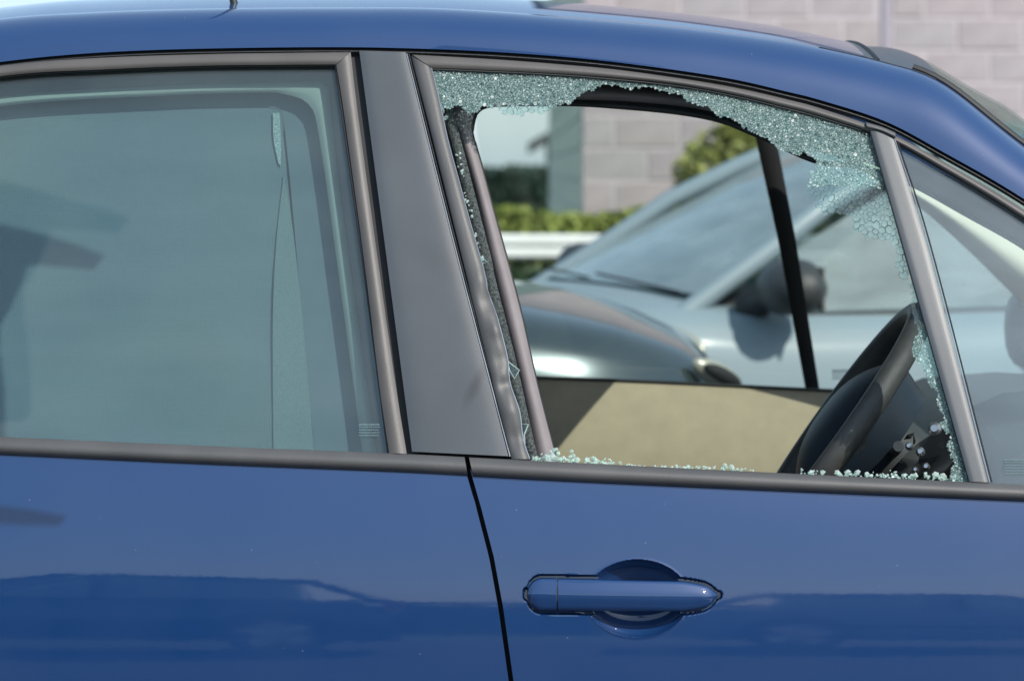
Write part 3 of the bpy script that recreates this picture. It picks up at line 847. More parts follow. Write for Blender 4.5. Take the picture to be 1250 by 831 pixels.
rg = glass_pane('rear_window_glass', [(-330, 150), (-200, 125), (0, 91), (130, 82.5), (250, 78), (340, 77), (413, 76.5)], [(-330, 530), (-200, 530), (0, 537), (130, 544), (250, 549), (340, 552), (478, 557)], M['rear_glass'], -.009)
# dark wrap under left part beyond the frame
strip('window_frame', [(-400, 150), (-420, 540)], [(-330, 140), (-330, 540)], M['trim'], car, 0, .006, .016, 30, 6)
# inner window surround and sun shade
fr_o = [(-330, 178), (-200, 152), (0, 118), (200, 105), (330, 101), (394, 101), (402, 118), (412, 210), (438, 400), (462, 570)]
fr_i = [(-330, 192), (-200, 166), (0, 130), (200, 117), (320, 113.5), (350, 116), (377, 128), (390, 170), (418, 370), (445, 570)]
def inner(d): return lambda px, py, off=0.0: S(px, py, off - d)
strip('inner_window_frame', fr_o, fr_i, M['inner_frame'], car, 0, .006, .02, 120, 6, place=inner(.045))
strip('inner_door_trim', [(-330, 120), (-200, 118), (0, 82), (200, 72), (330, 70), (420, 70), (434, 118), (452, 250), (470, 400), (490, 575)], fr_o, M['lilac'], car, 0, .0, .01, 120, 4, place=inner(.05))
sh_i = [(-330, 205), (-200, 180), (0, 143), (200, 133), (300, 131), (325, 131), (343, 136), (352, 200), (370, 400), (386, 575)]
strip('shade_border', [(x, y) for x, y in fr_i], sh_i, mat('shade_binding', (.12, .155, .185), .9, 0, 0, 60, .05), car, 0, .0, .004, 120, 4, place=inner(.0690))
def mesh_mat():
    m = bpy.data.materials.new('sun_mesh'); m.use_nodes = True; n = m.node_tree
    b = n.nodes['Principled BSDF']; b.inputs['Roughness'].default_value = .95; b.inputs['Base Color'].default_value = (.23, .33, .34, 1)
    tc = n.nodes.new('ShaderNodeTexCoord')
    vals = []
    for ax, sc in (('X', 330), ('Z', 330)):
        wv = n.nodes.new('ShaderNodeTexWave'); wv.bands_direction = ax; wv.inputs['Scale'].default_value = sc / 10 * 3.1
        wv.inputs['Distortion'].default_value = .6; wv.inputs['Detail Scale'].default_value = .4
        n.links.new(tc.outputs['Object'], wv.inputs['Vector']); vals.append(wv)
    mx = n.nodes.new('ShaderNodeMath'); mx.operation = 'MULTIPLY'
    n.links.new(vals[0].outputs['Fac'], mx.inputs[0]); n.links.new(vals[1].outputs['Fac'], mx.inputs[1])
    r = n.nodes.new('ShaderNodeMapRange'); r.inputs[1].default_value = .1; r.inputs[2].default_value = .6; r.inputs[3].default_value = .98; r.inputs[4].default_value = .84
    n.links.new(mx.outputs[0], r.inputs[0]); n.links.new(r.outputs[0], b.inputs['Alpha'])
    # yarn tone varies in broad soft bands
    no = n.nodes.new('ShaderNodeTexNoise'); no.inputs['Scale'].default_value = 3.5; no.inputs['Detail'].default_value = 3
    n.links.new(tc.outputs['Object'], no.inputs['Vector'])
    cr = n.nodes.new('ShaderNodeValToRGB'); cr.color_ramp.elements[0].position = .35; cr.color_ramp.elements[0].color = (.135, .185, .225, 1)
    cr.color_ramp.elements[1].position = .65; cr.color_ramp.elements[1].color = (.165, .212, .218, 1)
    n.links.new(no.outputs[0], cr.inputs[0])
    mp = n.nodes.new('ShaderNodeMapping'); mp.inputs['Rotation'].default_value = (0, R(-38), 0); mp.inputs['Scale'].default_value = (1.2, 1, 26)
    ns = n.nodes.new('ShaderNodeTexNoise'); ns.inputs['Scale'].default_value = 1.6; ns.inputs['Detail'].default_value = 2
    n.links.new(tc.outputs['Object'], mp.inputs[0]); n.links.new(mp.outputs[0], ns.inputs['Vector'])
    rs = n.nodes.new('ShaderNodeMapRange'); rs.inputs[1].default_value = .3; rs.inputs[2].default_value = .75; rs.inputs[3].default_value = .98; rs.inputs[4].default_value = 1.04
    n.links.new(ns.outputs[0], rs.inputs[0])
    wn = n.nodes.new('ShaderNodeMath'); wn.operation = 'MULTIPLY_ADD'; wn.inputs[1].default_value = .30; wn.inputs[2].default_value = .90
    n.links.new(mx.outputs[0], wn.inputs[0])
    ww = n.nodes.new('ShaderNodeMath'); ww.operation = 'MULTIPLY'; n.links.new(rs.outputs[0], ww.inputs[0]); n.links.new(wn.outputs[0], ww.inputs[1])
    sc = n.nodes.new('ShaderNodeVectorMath'); sc.operation = 'SCALE'; n.links.new(cr.outputs[0], sc.inputs[0]); n.links.new(ww.outputs[0], sc.inputs['Scale'])
    n.links.new(sc.outputs[0], b.inputs['Base Color'])
    bp = n.nodes.new('ShaderNodeBump'); bp.inputs['Strength'].default_value = .5; bp.inputs['Distance'].default_value = .001
    n.links.new(mx.outputs[0], bp.inputs['Height']); n.links.new(bp.outputs[0], b.inputs['Normal'])
    return m
M['mesh'] = mesh_mat()
def shade_place(px, py, off=0.0):
    w_ = min(1, max(0, (py - 150) / 160)) * .0014 * math.sin(px * .045 + py * .02) + min(1, max(0, (py - 150) / 160)) * .0012 * math.sin((px * .8 - py) * .022)
    return S(px, py, off - .0705 + w_)
strip('sun_shade', sh_i[:7] , [(-330, 575), (-200, 575), (0, 575), (120, 575), (250, 575), (325, 575), (386, 575)], M['mesh'], car, 0, 0, .0012, 120, 60, place=shade_place)
hm = mat('shade_pale_strip', (.165, .217, .225), .95, 0, 0, 700, .2, 500, .5)
strip('shade_pale_strip', [(333, 138), (334, 170), (340, 200)], [(341, 138), (343, 170), (343, 202)], mat('mesh_daylight', (.30, .37, .37), .9, 0, 0, 900, .9), car, 0, 0, .001, 30, 3, place=inner(.0660))  # bright outside glimpsed through the mesh, painted as a pale speckled strip
strip('shade_pale_strip', [(346, 215), (337, 300), (333, 400), (334, 575)], [(347, 215), (360, 300), (374, 440), (385, 575)], hm, car, 0, 0, .001, 50, 3, place=inner(.0664))
# ---- B pillar outer cover
strip('pillar_cover', [(438.5, 62), (470, 300), (503, 551)], [(495, 64), (556, 308), (620.5, 556.5)], M['pillar'], car, .0, .0016, .016, 60, 14, power=6, smooth=False)
ed = resample([(496.5, 66), (557, 308), (622.5, 557)], 200)
tube('pillar_edge', [S(p.x, p.y, .0005) for p in ed], .0008, M['chrome_edge'], car, 6)
tube('pillar_edge', [S(p.x + 2.6, p.y, -.003) for p in ed], .0008, M['charcoal'], car, 6)
# ---- front door frame
inn = [(526, 83), (534, 115), (546, 170), (560, 222), (573, 270), (588, 322), (593, 342), (595, 356), (605, 383), (613, 412), (619.5, 440), (620.5, 456), (623, 471), (633.6, 502), (636.7, 527), (640, 543), (646, 560)]
out = [(502, 68), (514, 115), (528, 170), (541, 222), (553, 270), (566, 322), (571, 342), (574, 356), (581, 383), (588, 412), (595, 440), (599, 456), (602, 471), (610, 502), (616, 527), (620, 543), (624.5, 560)]
def dents(px, py, off=0.0):
    d = 0
    for (x, y, r_, a) in ((600, 368, 14, -.006), (606, 402, 10, .003), (612, 440, 12, -.003), (617, 470, 10, -.0045), (622, 500, 12, .003), (628, 535, 14, -.005), (585, 340, 12, .002)):
        q = ((px - x) ** 2 + (py - y) ** 2) / r_ ** 2; d += a * math.exp(-q)
    return S(px, py, off + d)
strip('window_frame', inn, out, M['trim'], car, -.001, .004, .014, 220, 12, place=dents, power=3)
tube('frame_edge', [dents(p.x + .6, p.y, -.001) for p in resample(inn, 160)], .0007, M['chrome_edge'], car, 6)
strip('window_frame', ftrim_top, ftrim_bot, M['trim_warm'], car, .0, .004, .016, 140, 10)
strip('glass_seal', ftrim_bot, [(x, y + 3) for x, y in ftrim_bot], M['rubber'], car, -.003, .002, .01, 140, 3)
# ---- division bar, cap and quarter window
strip('division_bar', [(1062, 157), (1110, 326), (1183.5, 587.5)], [(1090, 161), (1132, 300), (1206.5, 588.5)], M['pillar'], car, .003, .0015, .016, 60, 8, smooth=False, power=6)
tube('bar_seal', [S(p.x, p.y, .001) for p in resample([(1062, 158), (1184, 588)], 40)], .0016, M['rubber'], car, 6)
tube('bar_edge', [S(p.x, p.y, .004) for p in resample([(1091.5, 168), (1133.5, 300), (1208, 588)], 40)], .0007, M['chrome_edge'], car, 6)
tube('bar_seal', [S(p.x, p.y, .001) for p in resample([(1094, 168), (1136, 300), (1210.5, 588)], 40)], .0010, M['rubber'], car, 6)
strip('bar_cap', [(1057, 149.5), (1075, 154.5), (1093, 162)], [(1059, 156.5), (1076, 161), (1093, 169)], M['trim'], car, .006, .003, .014, 24, 6)
glass_pane('quarter_glass', [(1088, 165), (1120, 180), (1150, 198), (1200, 227), (1250, 259), (1400, 362), (1510, 465)], [(1204, 592), (1230, 594), (1260, 596), (1300, 598), (1350, 600), (1430, 604), (1510, 608)], M['quarter'], -.006)

# ---- broken front window
outline = [(524, 80), (600, 83), (680, 87.5), (750, 92.5), (830, 101), (900, 113), (960, 128), (1000, 139), (1064, 160), (1110, 324), (1187, 592), (1180, 592),
           (1160, 588), (1163, 560), (1154, 545), (1162, 535), (1148, 520), (1152, 505), (1142, 492), (1146, 478), (1134, 470), (1128, 452), (1116, 436), (1112, 425), (1120, 405), (1113, 380), (1112, 352), (1101, 338), (1095, 322), (1090, 296), (1062, 292), (1042, 284), (1040, 268), (1026, 262), (1003, 262), (1000, 249),
           (986, 236), (985, 222), (992, 208), (998, 200), (990, 190), (982, 186), (975, 191), (962, 185), (950, 182), (938, 171), (925, 164), (905, 155), (890, 145), (874, 141), (866, 131), (850, 128), (838, 124), (830, 115), (812, 113), (795, 108), (780, 106), (768, 109), (752, 105), (735, 104), (727, 111), (712, 114), (704, 119), (694, 128),
           (684, 130), (668, 132), (664, 139), (640, 141), (618, 138), (602, 131), (590, 129), (584, 137), (573, 141), (563, 130), (552, 128), (549, 134), (541, 132), (545, 148), (539, 146)]
def inside(x, y, P=outline):
    c = False; j = len(P) - 1
    for i in range(len(P)):
        if (P[i][1] > y) != (P[j][1] > y) and x < (P[j][0] - P[i][0]) * (y - P[i][1]) / (P[j][1] - P[i][1]) + P[i][0]: c = not c
        j = i
    return c
def csize(x, y):
    if y > 350: return 3.0
    if x > 985 and y > 228: return 4.4 + min(3.4, (y - 228) / 14)
    if y > 128 and x < 680 and x > 590: return 7.5
    if x > 900 and y > 195: return 3.3
    return 2.8
rnd = random.Random(21); pts = []
y = 66.0
grid = {}
def ok(x, y, r_):
    gx, gy = int(x // 8), int(y // 8)
    for i in range(gx - 1, gx + 2):
        for j in range(gy - 1, gy + 2):
            for (a, b) in grid.get((i, j), ()):
                if (a - x) ** 2 + (b - y) ** 2 < r_ * r_: return False
    return True
for _ in range(90000):
    x = rnd.uniform(512, 1200); y = rnd.uniform(68, 602)
    # stay near the remaining glass
    if not (y < 160 or x > 900): continue
    if not inside(x, y) and not any(inside(x + a, y + b) for a, b in ((9, 0), (-9, 0), (0, 9), (0, -9))): continue
    if ok(x, y, csize(x, y) * .56):
        grid.setdefault((int(x // 8), int(y // 8)), []).append((x, y)); j_ = csize(x, y) * .27; pts.append((x + rnd.gauss(0, j_), y + rnd.gauss(0, j_)))
res = delaunay_2d_cdt([Vector(p) for p in pts], [], [], 0, 1e-6)
dv, de, df = res[0], res[1], res[2]
tri_of = {}
cen = []
for ti, f in enumerate(df):
    c = (dv[f[0]] + dv[f[1]] + dv[f[2]]) / 3; cen.append(c)
    for v in f: tri_of.setdefault(v, []).append(ti)
def W2(px, py, off): return S(px, py, off)
VA = []; FA = []; VN = []; FN = []; VC = []; FC = []; FD = []
TH = .0038
ncell = 0
for v, tl in tri_of.items():
    c = dv[v]
    if len(tl) < 4 or not inside(c.x, c.y): continue
    ps = sorted([cen[t_] for t_ in tl], key=lambda p: math.atan2(p.y - c.y, p.x - c.x))
    if max((p - c).length for p in ps) > 12: continue
    ncell += 1
    sparse = (c.x > 985 and c.y > 228 and c.y < 400) or (c.y > 129 and 596 < c.x < 680)
    ins = .92 if sparse else rnd.uniform(.70, .86)
    tilt = (rnd.gauss(0, .50), rnd.gauss(0, .50)) if not sparse else (rnd.gauss(0, .05), rnd.gauss(0, .05))
    lift = rnd.gauss(0, .0004)
    k = len(ps)
    b0 = len(VA)
    Pc = S(c.x, c.y, -.006)
    # front face (own tilt), back face, and frosted fracture walls
    for p in ps:
        q = c + (p - c) * ins
        dx = (q.x - c.x) * .001; dz = -(q.y - c.y) * .001
        VA.append(S(q.x, q.y, -.005 + lift + dx * tilt[0] + dz * tilt[1]))
    for p in ps:
        q = c + (p - c) * ins
        VA.append(S(q.x, q.y, -.005 - TH + lift))
    (FC if sparse else FA).append(tuple(range(b0, b0 + k))); (FC if sparse else FA).append(tuple(reversed(range(b0 + k, b0 + 2 * k))))
    b1 = len(VN)
    for p in ps: q = c + (p - c) * ins; VN.append(S(q.x, q.y, -.0052 + lift))
    for p in ps: q = c + (p - c) * 1.0; VN.append(S(q.x, q.y, -.0075))
    for i in range(k):
        if sparse and rnd.random() < .12: continue
        (FD if sparse else FN).append((b1 + i, b1 + (i + 1) % k, b1 + k + (i + 1) % k, b1 + k + i))
print('crazed cells', ncell)
VA_keep = VA
def crazed_mat():
    m = glass('crazed_glass', (.68, .82, .82), .9, .22, (.54, .67, .66), .34, 600)
    for nd in m.node_tree.nodes:
        if nd.type == 'MAPPING': nd.inputs['Rotation'].default_value = (0, 0, 0); nd.inputs['Scale'].default_value = (1, 1, 1)
        if nd.type == 'MAP_RANGE': nd.inputs[1].default_value = .38; nd.inputs[2].default_value = .68; nd.inputs[3].default_value = .02; nd.inputs[4].default_value = .62
    return m
def crack_mat():
    m = bpy.data.materials.new('crack_edges'); m.use_nodes = True; n = m.node_tree
    for x in list(n.nodes): n.nodes.remove(x)
    out_ = n.nodes.new('ShaderNodeOutputMaterial')
    g = n.nodes.new('ShaderNodeBsdfGlossy'); g.inputs[0].default_value = (.85, .97, .94, 1); g.inputs['Roughness'].default_value = .4
    d = n.nodes.new('ShaderNodeBsdfDiffuse'); d.inputs[0].default_value = (.56, .70, .68, 1)
    tl = n.nodes.new('ShaderNodeBsdfTranslucent'); tl.inputs[0].default_value = (.55, .75, .72, 1)
    t_ = n.nodes.new('ShaderNodeBsdfTransparent'); t_.inputs[0].default_value = (.55, .72, .70, 1)
    a = n.nodes.new('ShaderNodeMixShader'); a.inputs[0].default_value = .45; n.links.new(d.outputs[0], a.inputs[1]); n.links.new(tl.outputs[0], a.inputs[2])
    b = n.nodes.new('ShaderNodeMixShader'); b.inputs[0].default_value = .30; n.links.new(a.outputs[0], b.inputs[1]); n.links.new(g.outputs[0], b.inputs[2])
    c = n.nodes.new('ShaderNodeMixShader'); c.inputs[0].default_value = .38; n.links.new(b.outputs[0], c.inputs[1]); n.links.new(t_.outputs[0], c.inputs[2])
    n.links.new(c.outputs[0], out_.inputs[0]); return m
M['crazed'] = crazed_mat(); M['crack'] = crack_mat()
sg = obj_from('shattered_window', VA, FA, M['crazed'], car, smooth=False, kind='stuff')
def compact(V, Fc):
    u = sorted({i for f in Fc for i in f}); mp = {a: b for b, a in enumerate(u)}
    return [V[i] for i in u], [tuple(mp[i] for i in f) for f in Fc]
V_, F_ = compact(VA, FC)
obj_from('loose_cracked_film', V_, F_, glass('clear_cracked_glass', (.88, .96, .95), 1.6, .03, (.5, .68, .66), .03, 90), sg, smooth=False, kind='stuff')
def dark_crack():
    m = bpy.data.materials.new('dark_cracks'); m.use_nodes = True; n = m.node_tree  # dark tone for the crack lines of the clearer cells
    b = n.nodes['Principled BSDF']; b.inputs['Base Color'].default_value = (.025, .05, .05, 1); b.inputs['Roughness'].default_value = .3; b.inputs['Alpha'].default_value = .9
    return m
V_, F_ = compact(VN, FD)
obj_from('crack_lines', V_, F_, dark_crack(), sg, smooth=False, kind='stuff')
VN, FN = compact(VN, FN)
ck = obj_from('crack_network', VN, FN, M['crack'], sg, smooth=False, kind='stuff')
# ---- loose and standing crumbs of glass on the sill
M['crumb'] = glass('crumb_glass', (.82, .94, .90), 2.5, .34, (.72, .84, .79), .06, 200)
def crumb(P, r_, seed):
    q = random.Random(seed); bm = bmesh.new(); bmesh.ops.create_icosphere(bm, subdivisions=1, radius=1)
    ax = (q.uniform(.7, 1.3), q.uniform(.5, .9), q.uniform(.6, 1.2))
    for v in bm.verts:
        d = q.uniform(.7, 1.25); v.co = Vector((round(v.co.x * 1.4) / 1.4 * ax[0], v.co.y * ax[1], v.co.z * ax[2])) * r_ * d
    bmesh.ops.rotate(bm, verts=bm.verts, matrix=Matrix.Rotation(q.uniform(0, 3), 3, 'Y'))
    bmesh.ops.translate(bm, verts=bm.verts, vec=P)
    V = [v.co.copy() for v in bm.verts]; Fc = [tuple(v.index for v in f.verts) for f in bm.faces]; bm.free(); return V, Fc
def belt_y_px(x): return 558 + (x - 572) * .0495
big = [(668, 8, 7), (676, 10, 8), (684, 9, 6), (673, 20, 5), (681, 19, 5), (678, 27, 4), (699, 7, 6), (704, 9, 6), (700, 17, 5), (698, 25, 4), (716, 7, 6), (726, 8, 5), (724, 14, 4), (736, 4, 4), (748, 4, 4), (757, 5, 4), (885, 8, 8), (893, 6, 7), (900, 4, 5), (862, 4, 4), (840, 4, 4), (872, 5, 5),
       (990, 5, 6), (1004, 5, 6), (1022, 6, 7), (1034, 8, 7), (1046, 7, 8), (1058, 5, 6), (1075, 5, 6), (1092, 6, 6), (1104, 7, 7), (1118, 8, 8), (1130, 9, 8), (1142, 9, 8), (1152, 8, 7), (1164, 7, 6), (626, 116 - 12, 0)]
for i, (x, up_, r_) in enumerate(big):
    if not r_: continue
    P = S(x, belt_y_px(x) - up_ * (.62 if i < 14 else .9) + 2, -.006 - .008 * random.random())
    V, Fc = crumb(P, r_ * (.00088 if i < 14 else .0006), i)
    o = obj_from('glass_fragment', V, Fc, M['crumb'], sg, smooth=False)
V = []; Fc = []
q = random.Random(5)
for i in range(380):
    z_ = q.random()
    if z_ < .30: x = q.uniform(648, 765); h_ = abs(q.gauss(0, 3)) + 2
    elif z_ < .42: x = q.uniform(765, 820); h_ = abs(q.gauss(0, 1)) + .3
    elif z_ < .55: x = q.uniform(820, 930); h_ = abs(q.gauss(0, 2)) + 1.5
    else: x = q.uniform(978, 1182); h_ = abs(q.gauss(0, 3)) + 2
    if noise.noise(Vector((x * .06, 3.1, 0))) < -.12: continue
    v, f = crumb(S(x, belt_y_px(x) - h_ + 2, -.004 - .02 * q.random()), q.uniform(1.1, 2.6) * .001, 100 + i)
    b = len(V); V += v; Fc += [tuple(a + b for a in g_) for g_ in f]
obj_from('glass_crumbs', V, Fc, M['crumb'], sg, smooth=False, kind='stuff')
# jagged splinters sticking out of the torn frame edge
V = []; Fc = []
for (x, y) in [(571, 262), (566, 240), (577, 288), (563, 215), (568, 250), (581, 300), (585, 318), (560, 205), (557, 192)]:
    for j in range(4):
        P = S(x + q.uniform(-1, 5), y + q.uniform(-5, 5), -.008); v, f = crumb(P, q.uniform(.0012, .0024), int(x * y) + j)
        b = len(V); V += v; Fc += [tuple(a + b for a in g_) for g_ in f]
obj_from('glass_crumbs', V, Fc, M['crumb'], sg, smooth=False, kind='stuff')
for tri in ([(620, 441), (634, 452), (628, 462), (622, 452)], [(634, 517), (645, 518), (640, 530), (641, 541), (635, 533)], [(586, 313), (595, 320), (587, 322)]):
    a = [S(x, y, -.004) for x, y in tri]; b = [S(x, y, -.008) for x, y in tri]; k = len(tri)
    Fc = [tuple(range(k)), tuple(reversed(range(k, 2 * k)))] + [(i, (i + 1) % k, k + (i + 1) % k, k + i) for i in range(k)]
    sp = fix(obj_from('glass_fragment', a + b, Fc, M['glass'], sg, smooth=False))
    tube('fragment_edge', [S(x, y, -.004) for x, y in tri], .0008, M['crumb'], car, 5, closed=True)

# ================================================================== INTERIOR
# near door opening: flocked seal, grey pillar trim, rubber edge
strip('pillar_seal', [(530, 84), (541, 135), (560, 210), (586, 318), (600, 380), (618, 450), (634, 520), (644, 562)], [(548, 84), (553, 135), (565, 180), (598, 308), (606, 345), (630, 440), (650, 530), (660, 570)], M['fuzz'], car, 0, .004, .02, 80, 6, place=inner(.035))
lil_o = [(548, 105), (550, 136), (565, 180), (582, 240), (598, 308), (612, 365), (630, 440), (648, 520), (658, 572)]
lil_i = [(590, 118), (577, 146), (577, 165), (589, 209), (604, 265), (622, 330), (637, 388), (657, 475), (682, 572)]
strip('pillar_trim', lil_o, lil_i, M['lilac'], car, 0, .007, .03, 90, 12, place=inner(.075))
rim_in = [(1300, 345), (1250, 304), (1180, 264), (1110, 226), (1050, 206), (1000, 200), (960, 184), (925, 167), (880, 149), (830, 139), (760, 132), (690, 128.5), (620, 129), (592, 132), (581, 140), (577, 150), (577, 165), (589, 209), (604, 265), (622, 330), (637, 388), (657, 475), (682, 572)]
tube('opening_seal', [inner(.082)(p.x - (1.5 if p.y > 160 and p.x < 800 else 0), p.y - (2 if p.x > 580 and p.y < 400 else 0)) for p in resample(rim_in, 220)], .0034, M['rubber'], car, 10)
strip('roof_lining_trim', [(560, 92), (690, 98), (760, 103), (830, 110), (880, 120), (925, 132), (1000, 152), (1060, 172), (1110, 192), (1180, 226), (1250, 268), (1330, 325)],
      [(560, 120), (690, 122.5), (760, 125), (830, 131), (880, 141), (925, 158), (1000, 186), (1060, 200), (1110, 222), (1180, 260), (1250, 301), (1330, 362)], M['lilac'], car, 0, .012, .03, 100, 10, place=inner(.085))
strip('opening_edge', [(585, 119), (690, 121.5), (760, 124), (830, 130), (880, 140), (925, 157), (985, 178)],
      [(592, 131), (690, 130), (760, 134), (830, 141), (880, 151), (925, 169), (985, 192)], M['rubber'], car, 0, .004, .02, 80, 5, place=inner(.082))
strip('door_channel', [(527, 78), (690, 84), (830, 98), (960, 124), (1066, 154)], [(527, 90), (690, 98), (830, 112), (960, 138), (1072, 178)], M['rubber'], car, 0, 0, .01, 60, 3, place=inner(.02))
# ---- far side
fs = far(1.44, .32)
card = lambda px, py, off=0.0: far(1.40, 0)(px, py, off)
strip('door_card', [(-300, 431), (560, 459), (800, 467.5), (1015, 478), (1400, 494)], [(-300, 760), (560, 780), (800, 790), (1015, 800), (1400, 820)], M['beige'], car, 0, .06, .03, 60, 14, place=card, power=2.0)
strip('door_card_seal', [(-300, 427.5), (560, 455.5), (800, 464), (1015, 474.5), (1400, 490.5)], [(-300, 432), (560, 460), (800, 468.5), (1015, 479), (1400, 495)], M['rubber'], car, .0, .004, .02, 60, 4, place=card)
fbar = strip('division_bar', [(916, 140), (949, 290), (984, 479)], [(942, 140), (971, 290), (1001, 479)], M['dark'], car, 0, .004, .02, 40, 5, place=fs, smooth=False)
fb2 = strip('centre_pillar', [(470, 100), (530, 470)], [(560, 100), (640, 470)], M['charcoal'], car, 0, .02, .03, 30, 6, place=fs, smooth=False)
strip('far_roof_rail', [(-300, 95), (300, 72), (560, 70), (830, 78), (950, 100), (1010, 140)], [(-300, 130), (300, 104), (560, 102), (830, 112), (925, 138), (985, 168)], M['dark'], car, 0, .02, .05, 60, 8, place=fs)
strip('front_pillar_trim', [(985, 160), (1050, 186), (1112, 222), (1180, 259), (1250, 300), (1400, 388), (1520, 462)], [(985, 172), (1050, 208), (1120, 252), (1180, 304), (1250, 372), (1330, 440), (1430, 500)], M['pale'], car, 0, .035, .03, 60, 12, place=far(1.235, .28))
def farpane(name, A, B, m):
    return strip(name, A, B, m, car, 0, 0, .004, 40, 6, place=far(1.46, .32), sharp=50)
farpane('front_window_glass', [(575, 95), (830, 105), (930, 130)], [(620, 480), (800, 485), (990, 490)], M['far_glass'])
farpane('quarter_glass', [(940, 130), (1080, 205), (1400, 400)], [(998, 492), (1150, 495), (1400, 505)], M['far_glass'])
farpane('rear_window_glass', [(-250, 130), (200, 105), (480, 100)], [(-250, 450), (200, 455), (530, 475)], M['far_glass'])
strip('sun_shade', [(-250, 130), (200, 105), (440, 100)], [(-250, 450), (200, 455), (470, 475)], M['mesh'], car, 0, 0, .001, 30, 10, place=far(1.43, .32))
# etched glass marks (illegible rows of fine dashes)
def etch(name, x, y, rows, w_, place, parent):
    V = []; Fc = []; q = random.Random(int(x))
    for r_ in range(rows):
        xx = x; yy = y + r_ * (3.4)
        hgt = 2.4 if r_ == 0 else 1.5
        while xx < x + w_:
            ww = q.uniform(1.0, 2.2)
            b = len(V)
            for (a, c) in ((xx, yy), (xx + ww, yy), (xx + ww, yy + hgt), (xx, yy + hgt)): V.append(place(a, c, .0006))
            for (a, c) in ((xx, yy), (xx + ww, yy), (xx + ww, yy + hgt), (xx, yy + hgt)): V.append(place(a, c, .0004))
            Fc += [(b, b + 1, b + 2, b + 3), (b + 7, b + 6, b + 5, b + 4), (b, b + 4, b + 5, b + 1), (b + 1, b + 5, b + 6, b + 2), (b + 2, b + 6, b + 7, b + 3), (b + 3, b + 7, b + 4, b)]
            xx += ww + q.uniform(.5, 1.0)
    return obj_from(name, V, Fc, M['etch'], parent, smooth=False)
etch('glass_mark', 1016, 451, 4, 19, far(1.455, .32), car)
etch('glass_mark', 438, 517, 5, 24, lambda a, b, o: S(a, b, -.0086 + o), car)
etch('glass_mark', 1226, 560, 6, 30, lambda a, b, o: S(a, b, -.0056 + o), car)
# ---- steering wheel
Wc = Vector((.440, .36, .925)); U = Vector((.583, 0, .812)); Vv = Vector((.045, .999, 0)); Nn = Vector((-.812, .037, .583))  # towards driver
RW = .185
ringp = [Wc + U * RW * math.cos(a) + Vv * RW * math.sin(a) for a in [2 * math.pi * i / 96 for i in range(96)]]
sw = tube('steering_wheel', ringp, .0158, M['leather'], car, 16, closed=True, flat=1.05)
# hub: domed airbag cover
V = []; Fc = []; nr_, ns_ = 10, 40
for i in range(nr_ + 1):
    rr = i / nr_
    for j in range(ns_):
        a = 2 * math.pi * j / ns_
        sq = 1 / max(abs(math.cos(a)) ** 2.6 + abs(math.sin(a)) ** 2.6, 1e-3) ** (1 / 2.6)
        p = Wc + Nn * (.048 * (1 - rr ** 2.5) - .018) + U * .130 * rr * sq * math.cos(a) * .92 + Vv * .130 * rr * sq * math.sin(a)
        V.append(p)
for i in range(nr_):
    for j in range(ns_): Fc.append((i * ns_ + j, i * ns_ + (j + 1) % ns_, (i + 1) * ns_ + (j + 1) % ns_, (i + 1) * ns_ + j))
b0 = len(V)
for j in range(ns_):
    p = V[nr_ * ns_ + j]; V.append(p - Nn * .05 + (Wc - p) * .15)
for j in range(ns_): Fc.append((nr_ * ns_ + j, nr_ * ns_ + (j + 1) % ns_, b0 + (j + 1) % ns_, b0 + j))
fix(obj_from('airbag_cover', V, Fc, M['airbag'], sw, 60))
for ang, w_ in ((90, .03), (-90, .03), (180, .035)):
    d = U * math.cos(R(ang)) + Vv * math.sin(R(ang))
    pp = [Wc + d * r_ - Nn * .014 for r_ in (.085, .11, .14, .175)]
    tube('spoke', pp, [.026, .02, .017, .016], M['leather'], sw, 12, flat=.6)
# column shroud + stalks + instrument hood
def blob(name, secs, m, parent, n=20, p=2.6):
    """loft of superellipse sections (centre, u, v half axes)"""
    V = []; Fc = []
    for c, u, v in secs:
        for j in range(n):
            a = 2 * math.pi * j / n; ca, sa = math.cos(a), math.sin(a)
            V.append(Vector(c) + Vector(u) * math.copysign(abs(ca) ** (2 / p), ca) + Vector(v) * math.copysign(abs(sa) ** (2 / p), sa))
    for i in range(len(secs) - 1):
        for j in range(n): Fc.append((i * n + j, i * n + (j + 1) % n, (i + 1) * n + (j + 1) % n, (i + 1) * n + j))
    Fc.append(tuple(range(n))); Fc.append(tuple(reversed(range((len(secs) - 1) * n, len(secs) * n))))
    return fix(obj_from(name, V, Fc, m, parent, 40))
ax = -Nn
cs = []
for d, a, b in ((.015, .035, .05), (.03, .055, .072), (.07, .06, .08), (.15, .055, .075), (.22, .05, .07)):
    cs.append((Wc + ax * d + U * .005, U * a, Vv * b))
sh = blob('column_shroud', cs, M['dash'], car)
tube('stalk', [Wc + ax * .07 + Vv * -.06 + U * .01, Wc + ax * .065 + Vv * -.13 + U * .02, Wc + ax * .055 + Vv * -.2 + U * .03], [.008, .006, .007], M['charcoal'], sh, 10)
tube('stalk', [Wc + ax * .07 + Vv * .06 + U * .01, Wc + ax * .065 + Vv * .13 + U * .02, Wc + ax * .055 + Vv * .2 + U * .03], [.008, .006, .007], M['charcoal'], sh, 10)
